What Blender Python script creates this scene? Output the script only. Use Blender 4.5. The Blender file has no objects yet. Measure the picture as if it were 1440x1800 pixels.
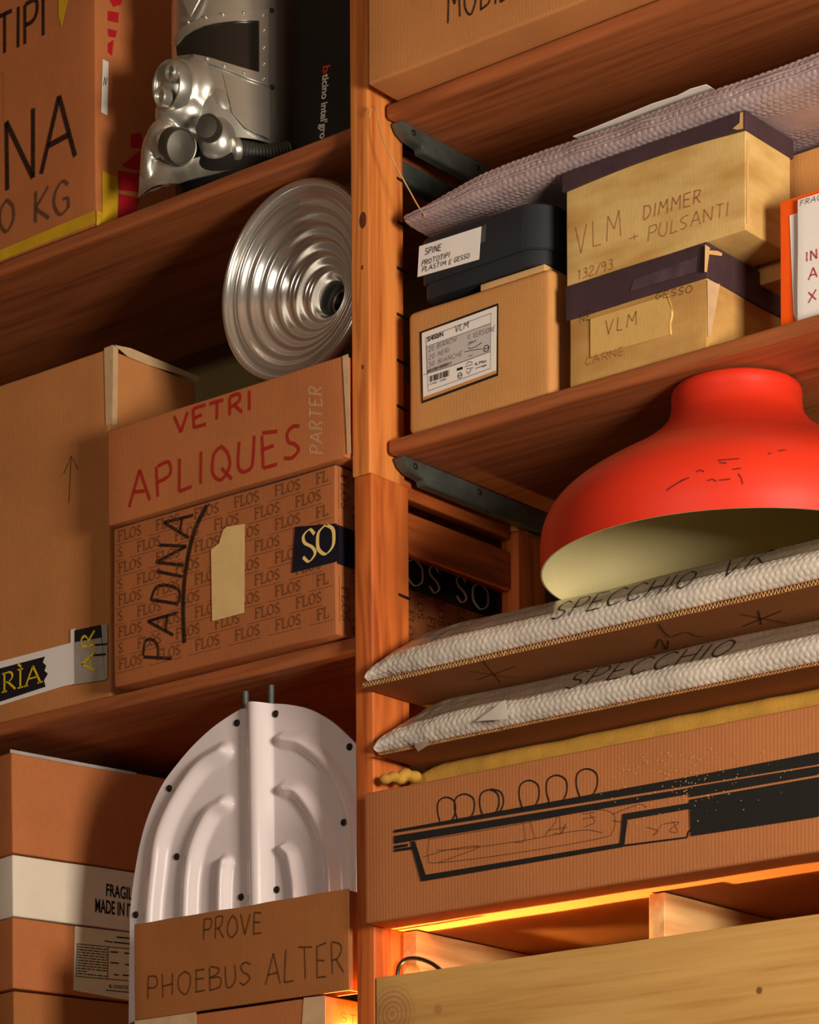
import bpy, bmesh, math, random
from mathutils import Vector, Matrix, noise
from mathutils.bvhtree import BVHTree
random.seed(7)
S = bpy.context.scene
COL = S.collection
R = math.radians

# ------------------------------------------------------------------ camera
F, PX, PY = 5220.0, 720.0, 2585.0            # focal length and principal point in 1440x1800 pixels
YAW, ROLL = R(39.5), R(0.35)
FW = Vector((-math.sin(YAW), math.cos(YAW), 0)); RT = Vector((math.cos(YAW), math.sin(YAW), 0)); UP = Vector((0, 0, 1))
CAM = Vector((3.65563, -4.28104, 1.5))
cd = bpy.data.cameras.new('camera'); cam = bpy.data.objects.new('camera', cd); COL.objects.link(cam)
cr, sr = math.cos(ROLL), math.sin(ROLL)
cx = RT * cr - UP * sr; cy = RT * sr + UP * cr
cam.matrix_world = Matrix(((cx.x, cy.x, -FW.x, CAM.x), (cx.y, cy.y, -FW.y, CAM.y), (cx.z, cy.z, -FW.z, CAM.z), (0, 0, 0, 1)))
cd.sensor_fit = 'HORIZONTAL'; cd.sensor_width = 36; cd.lens = F / 1440 * 36
cd.shift_y = (PY - 900) / 1440; cd.clip_start = .05; cd.clip_end = 60
S.camera = cam

# ------------------------------------------------------------------ light
S.view_settings.view_transform = 'Standard'; S.view_settings.look = 'None'
S.view_settings.gamma = 1; S.view_settings.use_curve_mapping = False
S.view_settings.exposure = -0.12
w = bpy.data.worlds.new('world'); S.world = w; w.use_nodes = True
w.node_tree.nodes['Background'].inputs[0].default_value = (.9, .78, .62, 1)
w.node_tree.nodes['Background'].inputs[1].default_value = .05

def area(name, loc, target, size, power, col):
    l = bpy.data.lights.new(name, 'AREA'); l.shape = 'RECTANGLE'; l.size, l.size_y = size
    l.energy = power; l.color = col
    o = bpy.data.objects.new(name, l); COL.objects.link(o); o.location = loc
    o.rotation_euler = (Vector(target) - Vector(loc)).to_track_quat('-Z', 'Y').to_euler()
    return o
area('room_lamp_main', (3.95, -1.55, 2.65), (.1, .1, 3.3), (.8, .8), 205, (1, .90, .77))
area('room_lamp_fill', (1.2, -4.6, 3.2), (.1, .1, 3.3), (1.6, 1.2), 38, (1, .90, .78))  # added fill from the camera side, not a lamp of the room

# ------------------------------------------------------------------ pixel helpers (pixel of the photograph -> point in the room)
def ray(u, v):
    du, dv = (u - PX) / F, (PY - v) / F
    return FW + RT * (du * cr + dv * sr) + UP * (-du * sr + dv * cr)
def hit(u, v, pt, n):
    d = ray(u, v); n = Vector(n); return CAM + d * ((Vector(pt) - CAM).dot(n) / d.dot(n))
def Py(u, v, Y): return hit(u, v, (0, Y, 0), (0, 1, 0))
def Pxx(u, v, X): return hit(u, v, (X, 0, 0), (1, 0, 0))
def Pz(u, v, Z): return hit(u, v, (0, 0, Z), (0, 0, 1))

# ------------------------------------------------------------------ materials
def lin(c):
    return tuple(((x / 255) / 12.92 if x / 255 <= .04045 else ((x / 255 + .055) / 1.055) ** 2.4) for x in c) + (1,)
class NT:
    def __init__(s, name):
        s.m = bpy.data.materials.new(name); s.m.use_nodes = True; s.t = s.m.node_tree
        s.b = s.t.nodes['Principled BSDF']
    def n(s, typ, **kw):
        x = s.t.nodes.new(typ)
        for k, v in kw.items():
            if k[0] == '_': x.inputs[k[1:].replace('_', ' ')].default_value = v
            else: setattr(x, k, v)
        return x
    def l(s, a, b): s.t.links.new(a, b)
    def coords(s, scale=(1, 1, 1), rnd=True):
        tc = s.n('ShaderNodeTexCoord'); mp = s.n('ShaderNodeMapping'); mp.inputs['Scale'].default_value = scale
        s.l(tc.outputs['Object'], mp.inputs['Vector'])
        if rnd:
            oi = s.n('ShaderNodeObjectInfo'); mu = s.n('ShaderNodeMath', operation='MULTIPLY'); mu.inputs[1].default_value = 40
            s.l(oi.outputs['Random'], mu.inputs[0]); s.l(mu.outputs[0], mp.inputs['Location'])
        return mp.outputs[0]
    def noise(s, vec, scale, detail=4, rough=.6, dist=0):
        x = s.n('ShaderNodeTexNoise'); x.inputs['Scale'].default_value = scale; x.inputs['Detail'].default_value = detail
        x.inputs['Roughness'].default_value = rough; x.inputs['Distortion'].default_value = dist
        s.l(vec, x.inputs['Vector']); return x.outputs['Fac']
    def ramp(s, fac, stops):
        x = s.n('ShaderNodeValToRGB'); e = x.color_ramp.elements
        while len(e) < len(stops): e.new(.5)
        for el, (p, c) in zip(e, stops): el.position = p; el.color = c
        s.l(fac, x.inputs[0]); return x.outputs[0]
    def mix(s, fac, a, b, mode='MIX'):
        x = s.n('ShaderNodeMix', data_type='RGBA', blend_type=mode)
        for sock, v in ((x.inputs[0], fac), (x.inputs[6], a), (x.inputs[7], b)):
            if hasattr(v, 'is_linked'): s.l(v, sock)
            else: sock.default_value = v
        return x.outputs[2]
    def bump(s, h, strength, dist=.002):
        x = s.n('ShaderNodeBump'); x.inputs['Strength'].default_value = strength; x.inputs['Distance'].default_value = dist
        s.l(h, x.inputs['Height']); s.l(x.outputs[0], s.b.inputs['Normal'])
    def out(s, col=None, rough=.6, metal=0, spec=.4):
        if col is not None:
            if hasattr(col, 'is_linked'): s.l(col, s.b.inputs['Base Color'])
            else: s.b.inputs['Base Color'].default_value = col
        s.b.inputs['Roughness'].default_value = rough; s.b.inputs['Metallic'].default_value = metal
        s.b.inputs['Specular IOR Level'].default_value = spec
        return s.m
def sh(c, k): return (c[0] * k, c[1] * k, c[2] * k, 1)

def plain(name, rgb, rough=.55, metal=0, var=.12, scale=14, bmp=.0, spec=.4):
    t = NT(name); c = lin(rgb); v = t.coords()
    f = t.noise(v, scale)
    col = t.ramp(f, [(.3, sh(c, 1 - var)), (.7, sh(c, 1 + var))])
    if bmp: t.bump(t.noise(v, scale * 6), bmp)
    return t.out(col, rough, metal, spec)
def card(name, rgb, var=.13, flute=.13, stain=None):
    t = NT(name); c = lin(rgb); v = t.coords()
    f = t.noise(v, 5, 5, .65); col = t.ramp(f, [(.25, sh(c, 1 - var)), (.75, sh(c, 1 + var))])
    fb = t.noise(t.coords((420, 420, 60)), 1, 2); col = t.mix(.22, col, t.ramp(fb, [(.3, sh(c, .7)), (.7, sh(c, 1.25))]))
    sc = t.ramp(t.noise(v, 19, 6, .7, 1.5), [(.66, (0, 0, 0, 1)), (.8, (1, 1, 1, 1))])
    mx = t.n('ShaderNodeMath', operation='MULTIPLY'); mx.inputs[1].default_value = .3; t.l(sc, mx.inputs[0])
    col = t.mix(mx.outputs[0], col, sh(c, .55))
    if stain:                                     # faded and yellowed patches with a shape of their own
        g = t.ramp(t.noise(t.coords((1.2, 1.2, 4)), 3, 3), [(.42, (0, 0, 0, 1)), (.62, (1, 1, 1, 1))])
        col = t.mix(g, col, lin(stain))
    wv = t.n('ShaderNodeTexWave', wave_type='BANDS', bands_direction='X'); wv.inputs['Scale'].default_value = 42
    wv.inputs['Distortion'].default_value = .6; t.l(t.coords(rnd=False), wv.inputs['Vector'])
    ad = t.n('ShaderNodeMath', operation='MULTIPLY_ADD'); ad.inputs[1].default_value = .6
    t.l(wv.outputs['Fac'], ad.inputs[0]); t.l(f, ad.inputs[2]); t.bump(ad.outputs[0], flute, .0012)
    return t.out(col, .78, 0, .25)
def wood(name, light, dark, axis, fine=55, knots=(), rough=.5, ringmix=.5, big=7):
    t = NT(name); a, b = lin(light), lin(dark)
    sc = [fine, fine, fine]; sc['XYZ'.index(axis)] = fine / 22
    sb = [big, big, big]; sb['XYZ'.index(axis)] = big / 9
    f1 = t.noise(t.coords(sc), 1, 5, .6, .4); f2 = t.noise(t.coords(sb), 1, 3, .5, .8)
    m = t.n('ShaderNodeMath', operation='SINE'); k = t.n('ShaderNodeMath', operation='MULTIPLY'); k.inputs[1].default_value = 46
    t.l(f2, k.inputs[0]); t.l(k.outputs[0], m.inputs[0])
    h = t.n('ShaderNodeMath', operation='MULTIPLY_ADD'); h.inputs[1].default_value = .28 * ringmix; t.l(m.outputs[0], h.inputs[0]); t.l(f1, h.inputs[2])
    col = t.ramp(h.outputs[0], [(.22, b), (.5, t_mix(a, b, .35)), (.75, a)])
    if knots:
        tc = t.n('ShaderNodeTexCoord')
        for (p, r, dk, rings) in knots:
            d = t.n('ShaderNodeVectorMath', operation='DISTANCE'); d.inputs[1].default_value = p
            w_ = t.n('ShaderNodeMapping'); t.l(tc.outputs['Object'], w_.inputs[0]); t.l(w_.outputs[0], d.inputs[0])
            mr = t.n('ShaderNodeMapRange'); mr.inputs[1].default_value = r * .55; mr.inputs[2].default_value = r
            mr.inputs[3].default_value = .85; mr.inputs[4].default_value = 0; t.l(d.outputs['Value'], mr.inputs[0])
            fac = mr.outputs[0]
            if rings:                              # growth rings round a knot
                sn = t.n('ShaderNodeMath', operation='SINE'); k1 = t.n('ShaderNodeMath', operation='MULTIPLY'); k1.inputs[1].default_value = 620
                ad = t.n('ShaderNodeMath', operation='MULTIPLY_ADD'); ad.inputs[1].default_value = .05
                t.l(f2, ad.inputs[0]); t.l(d.outputs['Value'], ad.inputs[2]); t.l(ad.outputs[0], k1.inputs[0]); t.l(k1.outputs[0], sn.inputs[0])
                m2 = t.n('ShaderNodeMath', operation='MULTIPLY_ADD'); m2.inputs[1].default_value = .3; m2.inputs[2].default_value = .5; t.l(sn.outputs[0], m2.inputs[0])
                m3 = t.n('ShaderNodeMath', operation='MULTIPLY'); t.l(m2.outputs[0], m3.inputs[0]); t.l(fac, m3.inputs[1]); fac = m3.outputs[0]
            col = t.mix(fac, col, lin(dk))
    t.bump(h.outputs[0], .22, .0012)
    return t.out(col, rough, 0, .35)
def t_mix(a, b, k): return tuple(a[i] * (1 - k) + b[i] * k for i in range(4))
def ink(name, rgb, cover=.9, scale=260):
    t = NT(name); v = t.coords()
    f = t.ramp(t.noise(v, scale, 3), [(.2, (cover, cover, cover, 1)), (.85, (max(0, cover - .45),) * 3 + (1,))])
    t.l(f, t.b.inputs['Alpha']); return t.out(lin(rgb), .7, 0, .2)

M = {}
M['card'] = card('cardboard', (190, 124, 70))
M['card_red'] = card('cardboard_reddish', (180, 107, 60))
M['card_dark'] = card('cardboard_brown', (158, 97, 50))
M['card_gold'] = card('cardboard_golden', (198, 138, 78))
M['card_print'] = card('cardboard_printed', (168, 98, 54), flute=.12)
M['card_ochre'] = card('yellowed_card', (208, 172, 106), .12, .06, stain=(184, 140, 74))
M['card_ochre2'] = card('yellowed_card_worn', (196, 150, 84), .2, .06, stain=(176, 128, 68))
M['liner'] = card('cardboard_torn_liner', (206, 160, 104), .1, 0)
M['cavity'] = plain('shadow_gap_card', (52, 34, 22), .9)
M['white_card'] = plain('white_card', (226, 212, 190), .7, 0, .05, 9)
M['paper'] = plain('label_paper', (236, 226, 216), .6, 0, .04, 9)
M['paper_old'] = plain('label_paper_ivory', (220, 208, 172), .6, 0, .05, 9)
M['grey_print'] = plain('label_grey_print', (196, 184, 178), .65, 0, .04)
M['masking'] = plain('masking_tape', (222, 184, 124), .55, 0, .06, 22, .1)
M['ytape'] = plain('yellow_tape', (204, 160, 32), .4, 0, .12, 22)
M['clear'] = plain('clear_packing_tape', (206, 170, 128), .22, 0, .1, 30, .25, .7)
M['grey_tape'] = plain('grey_translucent_tape', (168, 160, 150), .25, 0, .12, 26, .2, .6)
M['navy'] = plain('navy_tape', (26, 24, 36), .35, 0, .15)
M['plum'] = plain('plum_lid_paper', (66, 46, 50), .55, 0, .16, 20, .1)
M['black_box'] = plain('black_box_paper', (34, 36, 40), .5, 0, .12, 16, .06)
M['black_gloss'] = plain('black_card', (24, 22, 22), .42, 0, .1)
M['orange_card'] = plain('orange_card', (255, 92, 16), .5, 0, .03)
M['red_print'] = ink('red_print', (196, 30, 40), 1.0)
M['black'] = ink('black_marker', (24, 20, 18), .97)
M['black_solid'] = plain('black_print', (26, 23, 20), .6, 0, .06)
M['print_brown'] = ink('brown_print', (104, 60, 32), .72)
M['grey_ink'] = ink('grey_stencil', (86, 66, 50), .8)
M['red'] = ink('red_marker', (176, 34, 28), .95)
M['chalk'] = ink('white_chalk', (226, 190, 150), .6, 340)
M['pencil'] = ink('pencil', (62, 44, 32), .8)
M['faded_red'] = ink('faded_red_pen', (150, 70, 50), .8)
M['gold_ink'] = plain('gold_print', (236, 204, 120), .5, 0, .04)
M['yellow_ink'] = plain('yellow_print', (228, 196, 20), .5, 0, .04)
M['white_ink'] = plain('white_print', (232, 226, 216), .5, 0, .03)
M['rust_ink'] = plain('orange_print', (222, 70, 30), .5, 0, .03)
M['post'] = wood('larch_post', (226, 138, 66), (168, 84, 32), 'Z', 46)
M['post_lower'] = wood('pine_post_red', (206, 108, 46), (156, 70, 26), 'Z', 46)
M['rail'] = wood('pine_rail', (196, 100, 44), (138, 62, 26), 'Y', 46)
M['shelf'] = wood('stained_pine_shelf', (172, 98, 54), (124, 64, 32), 'X', 70, ringmix=.3, big=4)
M['pale'] = wood('pale_pine', (230, 190, 124), (192, 138, 76), 'X', 36, ringmix=.75, big=9)
M['pale_y'] = wood('pale_pine_stringer', (226, 182, 120), (190, 132, 76), 'Y', 36)
M['steel'] = plain('dull_zinc_steel', (88, 92, 86), .45, .5, .3, 20, .1)
M['dark_steel'] = plain('dark_steel', (48, 42, 38), .5, .6, .1)
M['silver'] = plain('painted_silver', (206, 202, 188), .34, .8, .1, 7, .02)
M['silver_dark'] = plain('tarnished_silver', (98, 94, 84), .4, .8, .12, 12)  # darker silver; shade on the filter caps is put into the colour
M['alu'] = plain('spun_aluminium', (232, 228, 220), .24, .9, .04, 6)
M['glass_dark'] = plain('smoked_visor', (30, 28, 24), .18, 0, .1, 4, 0, .6)
M['hose'] = plain('grey_rubber_hose', (74, 72, 66), .45, .3, .1)
M['plastic'] = plain('white_gloss_plastic', (236, 222, 220), .14, 0, .025, 8, 0, .6)
M['orange'] = plain('orange_lacquer', (236, 62, 22), .42, 0, .07, 5, .03, .4)
M['cream'] = plain('cream_enamel', (222, 206, 150), .5, 0, .05, 6)
M['foam'] = plain('ochre_foam', (184, 136, 50), .85, 0, .14, 26, .35)
M['cord'] = plain('cotton_string', (206, 152, 96), .8)
M['cable'] = plain('black_cable', (22, 20, 20), .3)
M['wall'] = plain('olive_plaster', (128, 108, 62), .85, 0, .1, 3, .1)
M['plaster'] = plain('warm_plaster', (150, 118, 92), .85, 0, .06, 3)
M['floor'] = plain('concrete_floor', (120, 100, 84), .7, 0, .12, 4)
def bubble_mat(name, rgb, tr):
    t = NT(name); c = lin(rgb); v = t.coords(rnd=False)
    col = t.ramp(t.noise(v, 9, 4), [(.3, sh(c, .78)), (.7, sh(c, 1.12))])
    t.bump(t.noise(v, 45, 3, .5, 1.5), .2, .003)
    t.b.inputs['Subsurface Weight'].default_value = .7; t.b.inputs['Subsurface Radius'].default_value = (1, .95, .85); t.b.inputs['Subsurface Scale'].default_value = .006
    return t.out(col, .2, 0, .75)
M['bubble'] = bubble_mat('bubble_wrap', (212, 200, 184), 0)
M['bubble_violet'] = bubble_mat('bubble_wrap_violet', (172, 150, 148), 0)
M['film'] = bubble_mat('plastic_film', (160, 144, 124), 0)
c_ = Vector((.8, .2, 1.93)); BK = [(tuple(Py(1335, 1741, 0) - c_), .008, (96, 56, 26), 0), (tuple(Py(690, 1782, 0) - c_), .065, (158, 102, 66), 1), (tuple(Py(770, 1775, 0) - c_), .012, (170, 116, 74), 0)]
M['card_ochre_l'] = card('yellowed_label', (212, 168, 96), .1, .03)
M['liner_i'] = plain('torn_paper_edge', (220, 176, 100), .7)
M['plum_scuff'] = plain('plum_scuffed', (78, 60, 64), .5, 0, .3, 40)
M['card_lamp'] = card('cardboard_long', (176, 109, 63), .1, .25)
M['scuff_dark'] = ink('dark_scuff', (110, 22, 24), .85)
M['scuff'] = plain('scuffed_liner', (226, 170, 122), .8)
M['pale_front'] = wood('pale_pine_board', (206, 160, 92), (176, 124, 62), 'X', 60, knots=BK, ringmix=.35, big=3)
def lamp_paint():
    t = NT('orange_lacquer_worn'); v = t.coords(rnd=False)
    c = lin((206, 46, 22)); col = t.ramp(t.noise(v, 5), [(.3, sh(c, .93)), (.7, sh(c, 1.05))])
    sc = t.ramp(t.noise(t.coords((9, 9, 26)), 2.2, 6, .7, .8), [(.70, (0, 0, 0, 1)), (.75, (1, 1, 1, 1))])
    col = t.mix(sc, col, lin((120, 30, 20)))
    return t.out(col, .42, 0, .4)
M['orange_lamp'] = lamp_paint()
def emit(name, rgb, k):
    t = NT(name); t.b.inputs['Emission Color'].default_value = lin(rgb); t.b.inputs['Emission Strength'].default_value = k
    return t.out(lin(rgb), .4)
M['bulb_dim'] = emit('warm_bulb_glass_small', (255, 214, 120), 3000)
M['bulb'] = emit('warm_bulb_glass', (255, 204, 110), 9500)

# ------------------------------------------------------------------ object helpers
def mesh(name, verts, faces):
    m = bpy.data.meshes.new(name); m.from_pydata([tuple(v) for v in verts], [], faces); m.update(); return m
def smooth(m, ang=40):
    for p in m.polygons: p.use_smooth = True
    m.set_sharp_from_angle(angle=R(ang))
def thing(name, label, cat, base, group=None):
    o = bpy.data.objects.new(name, None); COL.objects.link(o); o.location = base; o.empty_display_size = .05
    o['label'] = label; o['category'] = cat
    if group: o['group'] = group
    return o
def ob(name, verts, faces, mat, parent=None, sm=None, label=None, mats=None):
    verts = [Vector(v) for v in verts]
    root = parent; off = Vector()
    while root is not None: off += root.location; root = root.parent
    loc = Vector()
    if parent is None:
        lo = [min(v[i] for v in verts) for i in range(3)]; hi = [max(v[i] for v in verts) for i in range(3)]
        loc = Vector(((lo[0] + hi[0]) / 2, (lo[1] + hi[1]) / 2, lo[2])); off = loc
    m = mesh(name, [v - off for v in verts], faces)
    if sm: smooth(m, sm)
    m.materials.append(M[mat])
    for x in (mats or []): m.materials.append(M[x])
    o = bpy.data.objects.new(name, m); COL.objects.link(o); o.location = loc; o.parent = parent
    if label: o['label'] = label
    return o
def tag(o, label, cat, group=None):
    o['label'] = label; o['category'] = cat
    if group: o['group'] = group
    return o
def struct(o): o['kind'] = 'structure'; return o

def boxvf(a, b):
    x0, y0, z0 = a; x1, y1, z1 = b
    v = [(x0, y0, z0), (x1, y0, z0), (x1, y1, z0), (x0, y1, z0), (x0, y0, z1), (x1, y0, z1), (x1, y1, z1), (x0, y1, z1)]
    return v, [(0, 3, 2, 1), (4, 5, 6, 7), (0, 1, 5, 4), (1, 2, 6, 5), (2, 3, 7, 6), (3, 0, 4, 7)]
def join(parts):
    V, Fc = [], []
    for v, f in parts:
        n = len(V); V += [Vector(x) for x in v]; Fc += [tuple(i + n for i in q) for q in f]
    return V, Fc
def rbox(a, b, r=.004, n=(6, 4, 4), amp=0.0, freq=6, seed=0, rot=0, pivot=None, fn=None):
    """rounded box between corners a, b with a gentle, uneven surface"""
    sz = [b[i] - a[i] for i in range(3)]; ax = []
    for i in range(3):
        rr = min(r, sz[i] * .45)
        mid = [rr + (sz[i] - 2 * rr) * k / n[i] for k in range(n[i] + 1)]
        ax.append([0, rr * .25, rr * .6] + mid + [sz[i] - rr * .6, sz[i] - rr * .25, sz[i]])
    N = [len(q) - 1 for q in ax]; idx = {}; V = []; Fc = []
    def vid(i, j, k):
        if (i, j, k) in idx: return idx[i, j, k]
        p = Vector((ax[0][i], ax[1][j], ax[2][k]))
        inn = Vector([min(max(p[q], min(r, sz[q] * .45)), sz[q] - min(r, sz[q] * .45)) for q in range(3)])
        d = p - inn
        if d.length > 1e-9:
            rr = min(min(r, sz[q] * .45) for q in range(3)) if d.length else r
            p = inn + d.normalized() * min(max(abs(d[q]) for q in range(3)), r)
        p = p + Vector(a)
        if amp: p += noise.noise_vector(p * freq + Vector((seed, seed * 2.3, seed))) * amp
        if fn: p = fn(p)
        if rot:
            pv = Vector(pivot); q = p - pv
            p = pv + Vector((q.x * math.cos(rot) - q.y * math.sin(rot), q.x * math.sin(rot) + q.y * math.cos(rot), q.z))
        idx[i, j, k] = len(V); V.append(p); return idx[i, j, k]
    for k, fl in ((0, 1), (N[2], 0)):
        for i in range(N[0]):
            for j in range(N[1]):
                q = [vid(i, j, k), vid(i + 1, j, k), vid(i + 1, j + 1, k), vid(i, j + 1, k)]; Fc.append(tuple(q[::-1] if fl else q))
    for j, fl in ((0, 0), (N[1], 1)):
        for i in range(N[0]):
            for k in range(N[2]):
                q = [vid(i, j, k), vid(i + 1, j, k), vid(i + 1, j, k + 1), vid(i, j, k + 1)]; Fc.append(tuple(q[::-1] if fl else q))
    for i, fl in ((0, 1), (N[0], 0)):
        for j in range(N[1]):
            for k in range(N[2]):
                q = [vid(i, j, k), vid(i, j + 1, k), vid(i, j + 1, k + 1), vid(i, j, k + 1)]; Fc.append(tuple(q[::-1] if fl else q))
    return V, Fc
def tube(pts, rad, seg=10, cap=True):
    pts = [Vector(p) for p in pts]; V, Fc = [], []; n = len(pts)
    rads = rad if isinstance(rad, (list, tuple)) else [rad] * n
    up = Vector((.13, .21, .97))
    for i, p in enumerate(pts):
        d = (pts[min(i + 1, n - 1)] - pts[max(i - 1, 0)]).normalized()
        s = d.cross(up)
        if s.length < .05: s = d.cross(Vector((1, 0, 0)))
        s.normalize(); t = s.cross(d).normalized(); up = t if t.dot(up) > 0 else -t
        t = up
        for k in range(seg):
            a = 2 * math.pi * k / seg; V.append(p + (s * math.cos(a) + t * math.sin(a)) * rads[i])
    for i in range(n - 1):
        for k in range(seg):
            a, b = i * seg + k, i * seg + (k + 1) % seg; Fc.append((a, b, b + seg, a + seg))
    if cap: Fc.append(tuple(range(seg))[::-1]); Fc.append(tuple((n - 1) * seg + k for k in range(seg)))
    return V, Fc
def crom(pts, n=8):
    pts = [Vector(p) for p in pts]
    if len(pts) < 3: return pts
    P = [pts[0] * 2 - pts[1]] + pts + [pts[-1] * 2 - pts[-2]]; out = []
    for i in range(1, len(P) - 2):
        for k in range(n):
            t = k / n; a, b, c, d = P[i - 1], P[i], P[i + 1], P[i + 2]
            out.append(.5 * ((2 * b) + (c - a) * t + (2 * a - 5 * b + 4 * c - d) * t * t + (3 * b - a - 3 * c + d) * t ** 3))
    return out + [pts[-1]]
def lathe(prof, c, axis, seg=96, close=False):
    """profile [(radius, along)] turned about axis through c"""
    ax = Vector(axis).normalized(); s = ax.cross(Vector((.3, .5, .8))).normalized(); t = ax.cross(s)
    V, Fc = [], []; c = Vector(c)
    for r, z in prof:
        for k in range(seg):
            a = 2 * math.pi * k / seg; V.append(c + ax * z + (s * math.cos(a) + t * math.sin(a)) * r)
    for i in range(len(prof) - 1):
        for k in range(seg):
            a, b = i * seg + k, i * seg + (k + 1) % seg; Fc.append((a, b, b + seg, a + seg))
    return V, Fc
def ellipsoid(c, rx, ry, rz, rot=None, nu=24, nv=16):
    V, Fc = [], []; rot = rot or Matrix.Identity(3)
    for j in range(nv + 1):
        th = math.pi * j / nv
        for i in range(nu):
            ph = 2 * math.pi * i / nu
            V.append(Vector(c) + rot @ Vector((rx * math.sin(th) * math.cos(ph), ry * math.sin(th) * math.sin(ph), rz * math.cos(th))))
    for j in range(nv):
        for i in range(nu):
            a, b = j * nu + i, j * nu + (i + 1) % nu; Fc.append((a, a + nu, b + nu, b))
    return V, Fc
def remeshed(parts, vox=.004, smooth_it=4):
    V, Fc = join(parts); o = bpy.data.objects.new('tmp', mesh('tmp', V, Fc)); COL.objects.link(o)
    m = o.modifiers.new('r', 'REMESH'); m.mode = 'VOXEL'; m.voxel_size = vox
    s = o.modifiers.new('s', 'SMOOTH'); s.iterations = smooth_it; s.factor = .6
    dg = bpy.context.evaluated_depsgraph_get(); me = o.evaluated_get(dg).to_mesh()
    out = [v.co.copy() for v in me.vertices], [tuple(p.vertices) for p in me.polygons]
    bpy.data.objects.remove(o); return out

# planes on which flat things lie
def front(Y, off=.0015): return (Vector((0, Y - off, 0)), Vector((0, -1, 0)))
def side(X, off=.0015): return (Vector((X + off, 0, 0)), Vector((1, 0, 0)))
def on(pl, u, v):
    if len(pl) == 2: return hit(u, v, pl[0], pl[1])
    o_, n_, tree, off = pl                       # drawn straight onto an uneven surface
    for k in range(30):
        d = ray(u, v + k * 1.5); p, nn, i, t = tree.ray_cast(CAM, d)
        if p is not None: break
    return p - d.normalized() * off if p is not None else hit(u, v, o_, n_)
def skin(o, n, off=.003):
    m = o.data; root = o.parent; w3 = o.location.copy()
    while root is not None: w3 += root.location; root = root.parent
    vs = [v.co + w3 for v in m.vertices]
    return (vs[len(vs) // 2], Vector(n), BVHTree.FromPolygons(vs, [tuple(p.vertices) for p in m.polygons]), off)
def patch(parent, name, pl, pts, mat, th=.0006, label=None):
    """a thin sheet with the outline pts (pixels) lying on the plane"""
    n = pl[1]; a = [on(pl, *p) for p in pts]; k = len(a)
    V = a + [p - n * th for p in a]; Fc = [tuple(range(k))] + [tuple(range(2 * k - 1, k - 1, -1))]
    Fc += [(i, i + k, (i + 1) % k + k, (i + 1) % k) for i in range(k)]
    o = ob(name, V, Fc, mat, parent, label=label)
    bm = bmesh.new(); bm.from_mesh(o.data); bmesh.ops.recalc_face_normals(bm, faces=bm.faces); bm.to_mesh(o.data); bm.free()
    return o
def ribbon(path, width, n, nib=None, e1=None, e2=None):
    V, Fc = [], []; k = len(path)
    for i, p in enumerate(path):
        d = path[min(i + 1, k - 1)] - path[max(i - 1, 0)]
        if d.length < 1e-9: d = Vector((1, 0, 0))
        d.normalize(); s = d.cross(n).normalized(); w_ = width
        if nib: a = math.atan2(d.dot(e2), d.dot(e1)); w_ = nib + (width - nib) * abs(math.sin(a - R(18)))
        V += [p + s * w_ / 2, p - s * w_ / 2]
    for i in range(k - 1): Fc.append((2 * i, 2 * i + 1, 2 * i + 3, 2 * i + 2))
    return V, Fc
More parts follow.
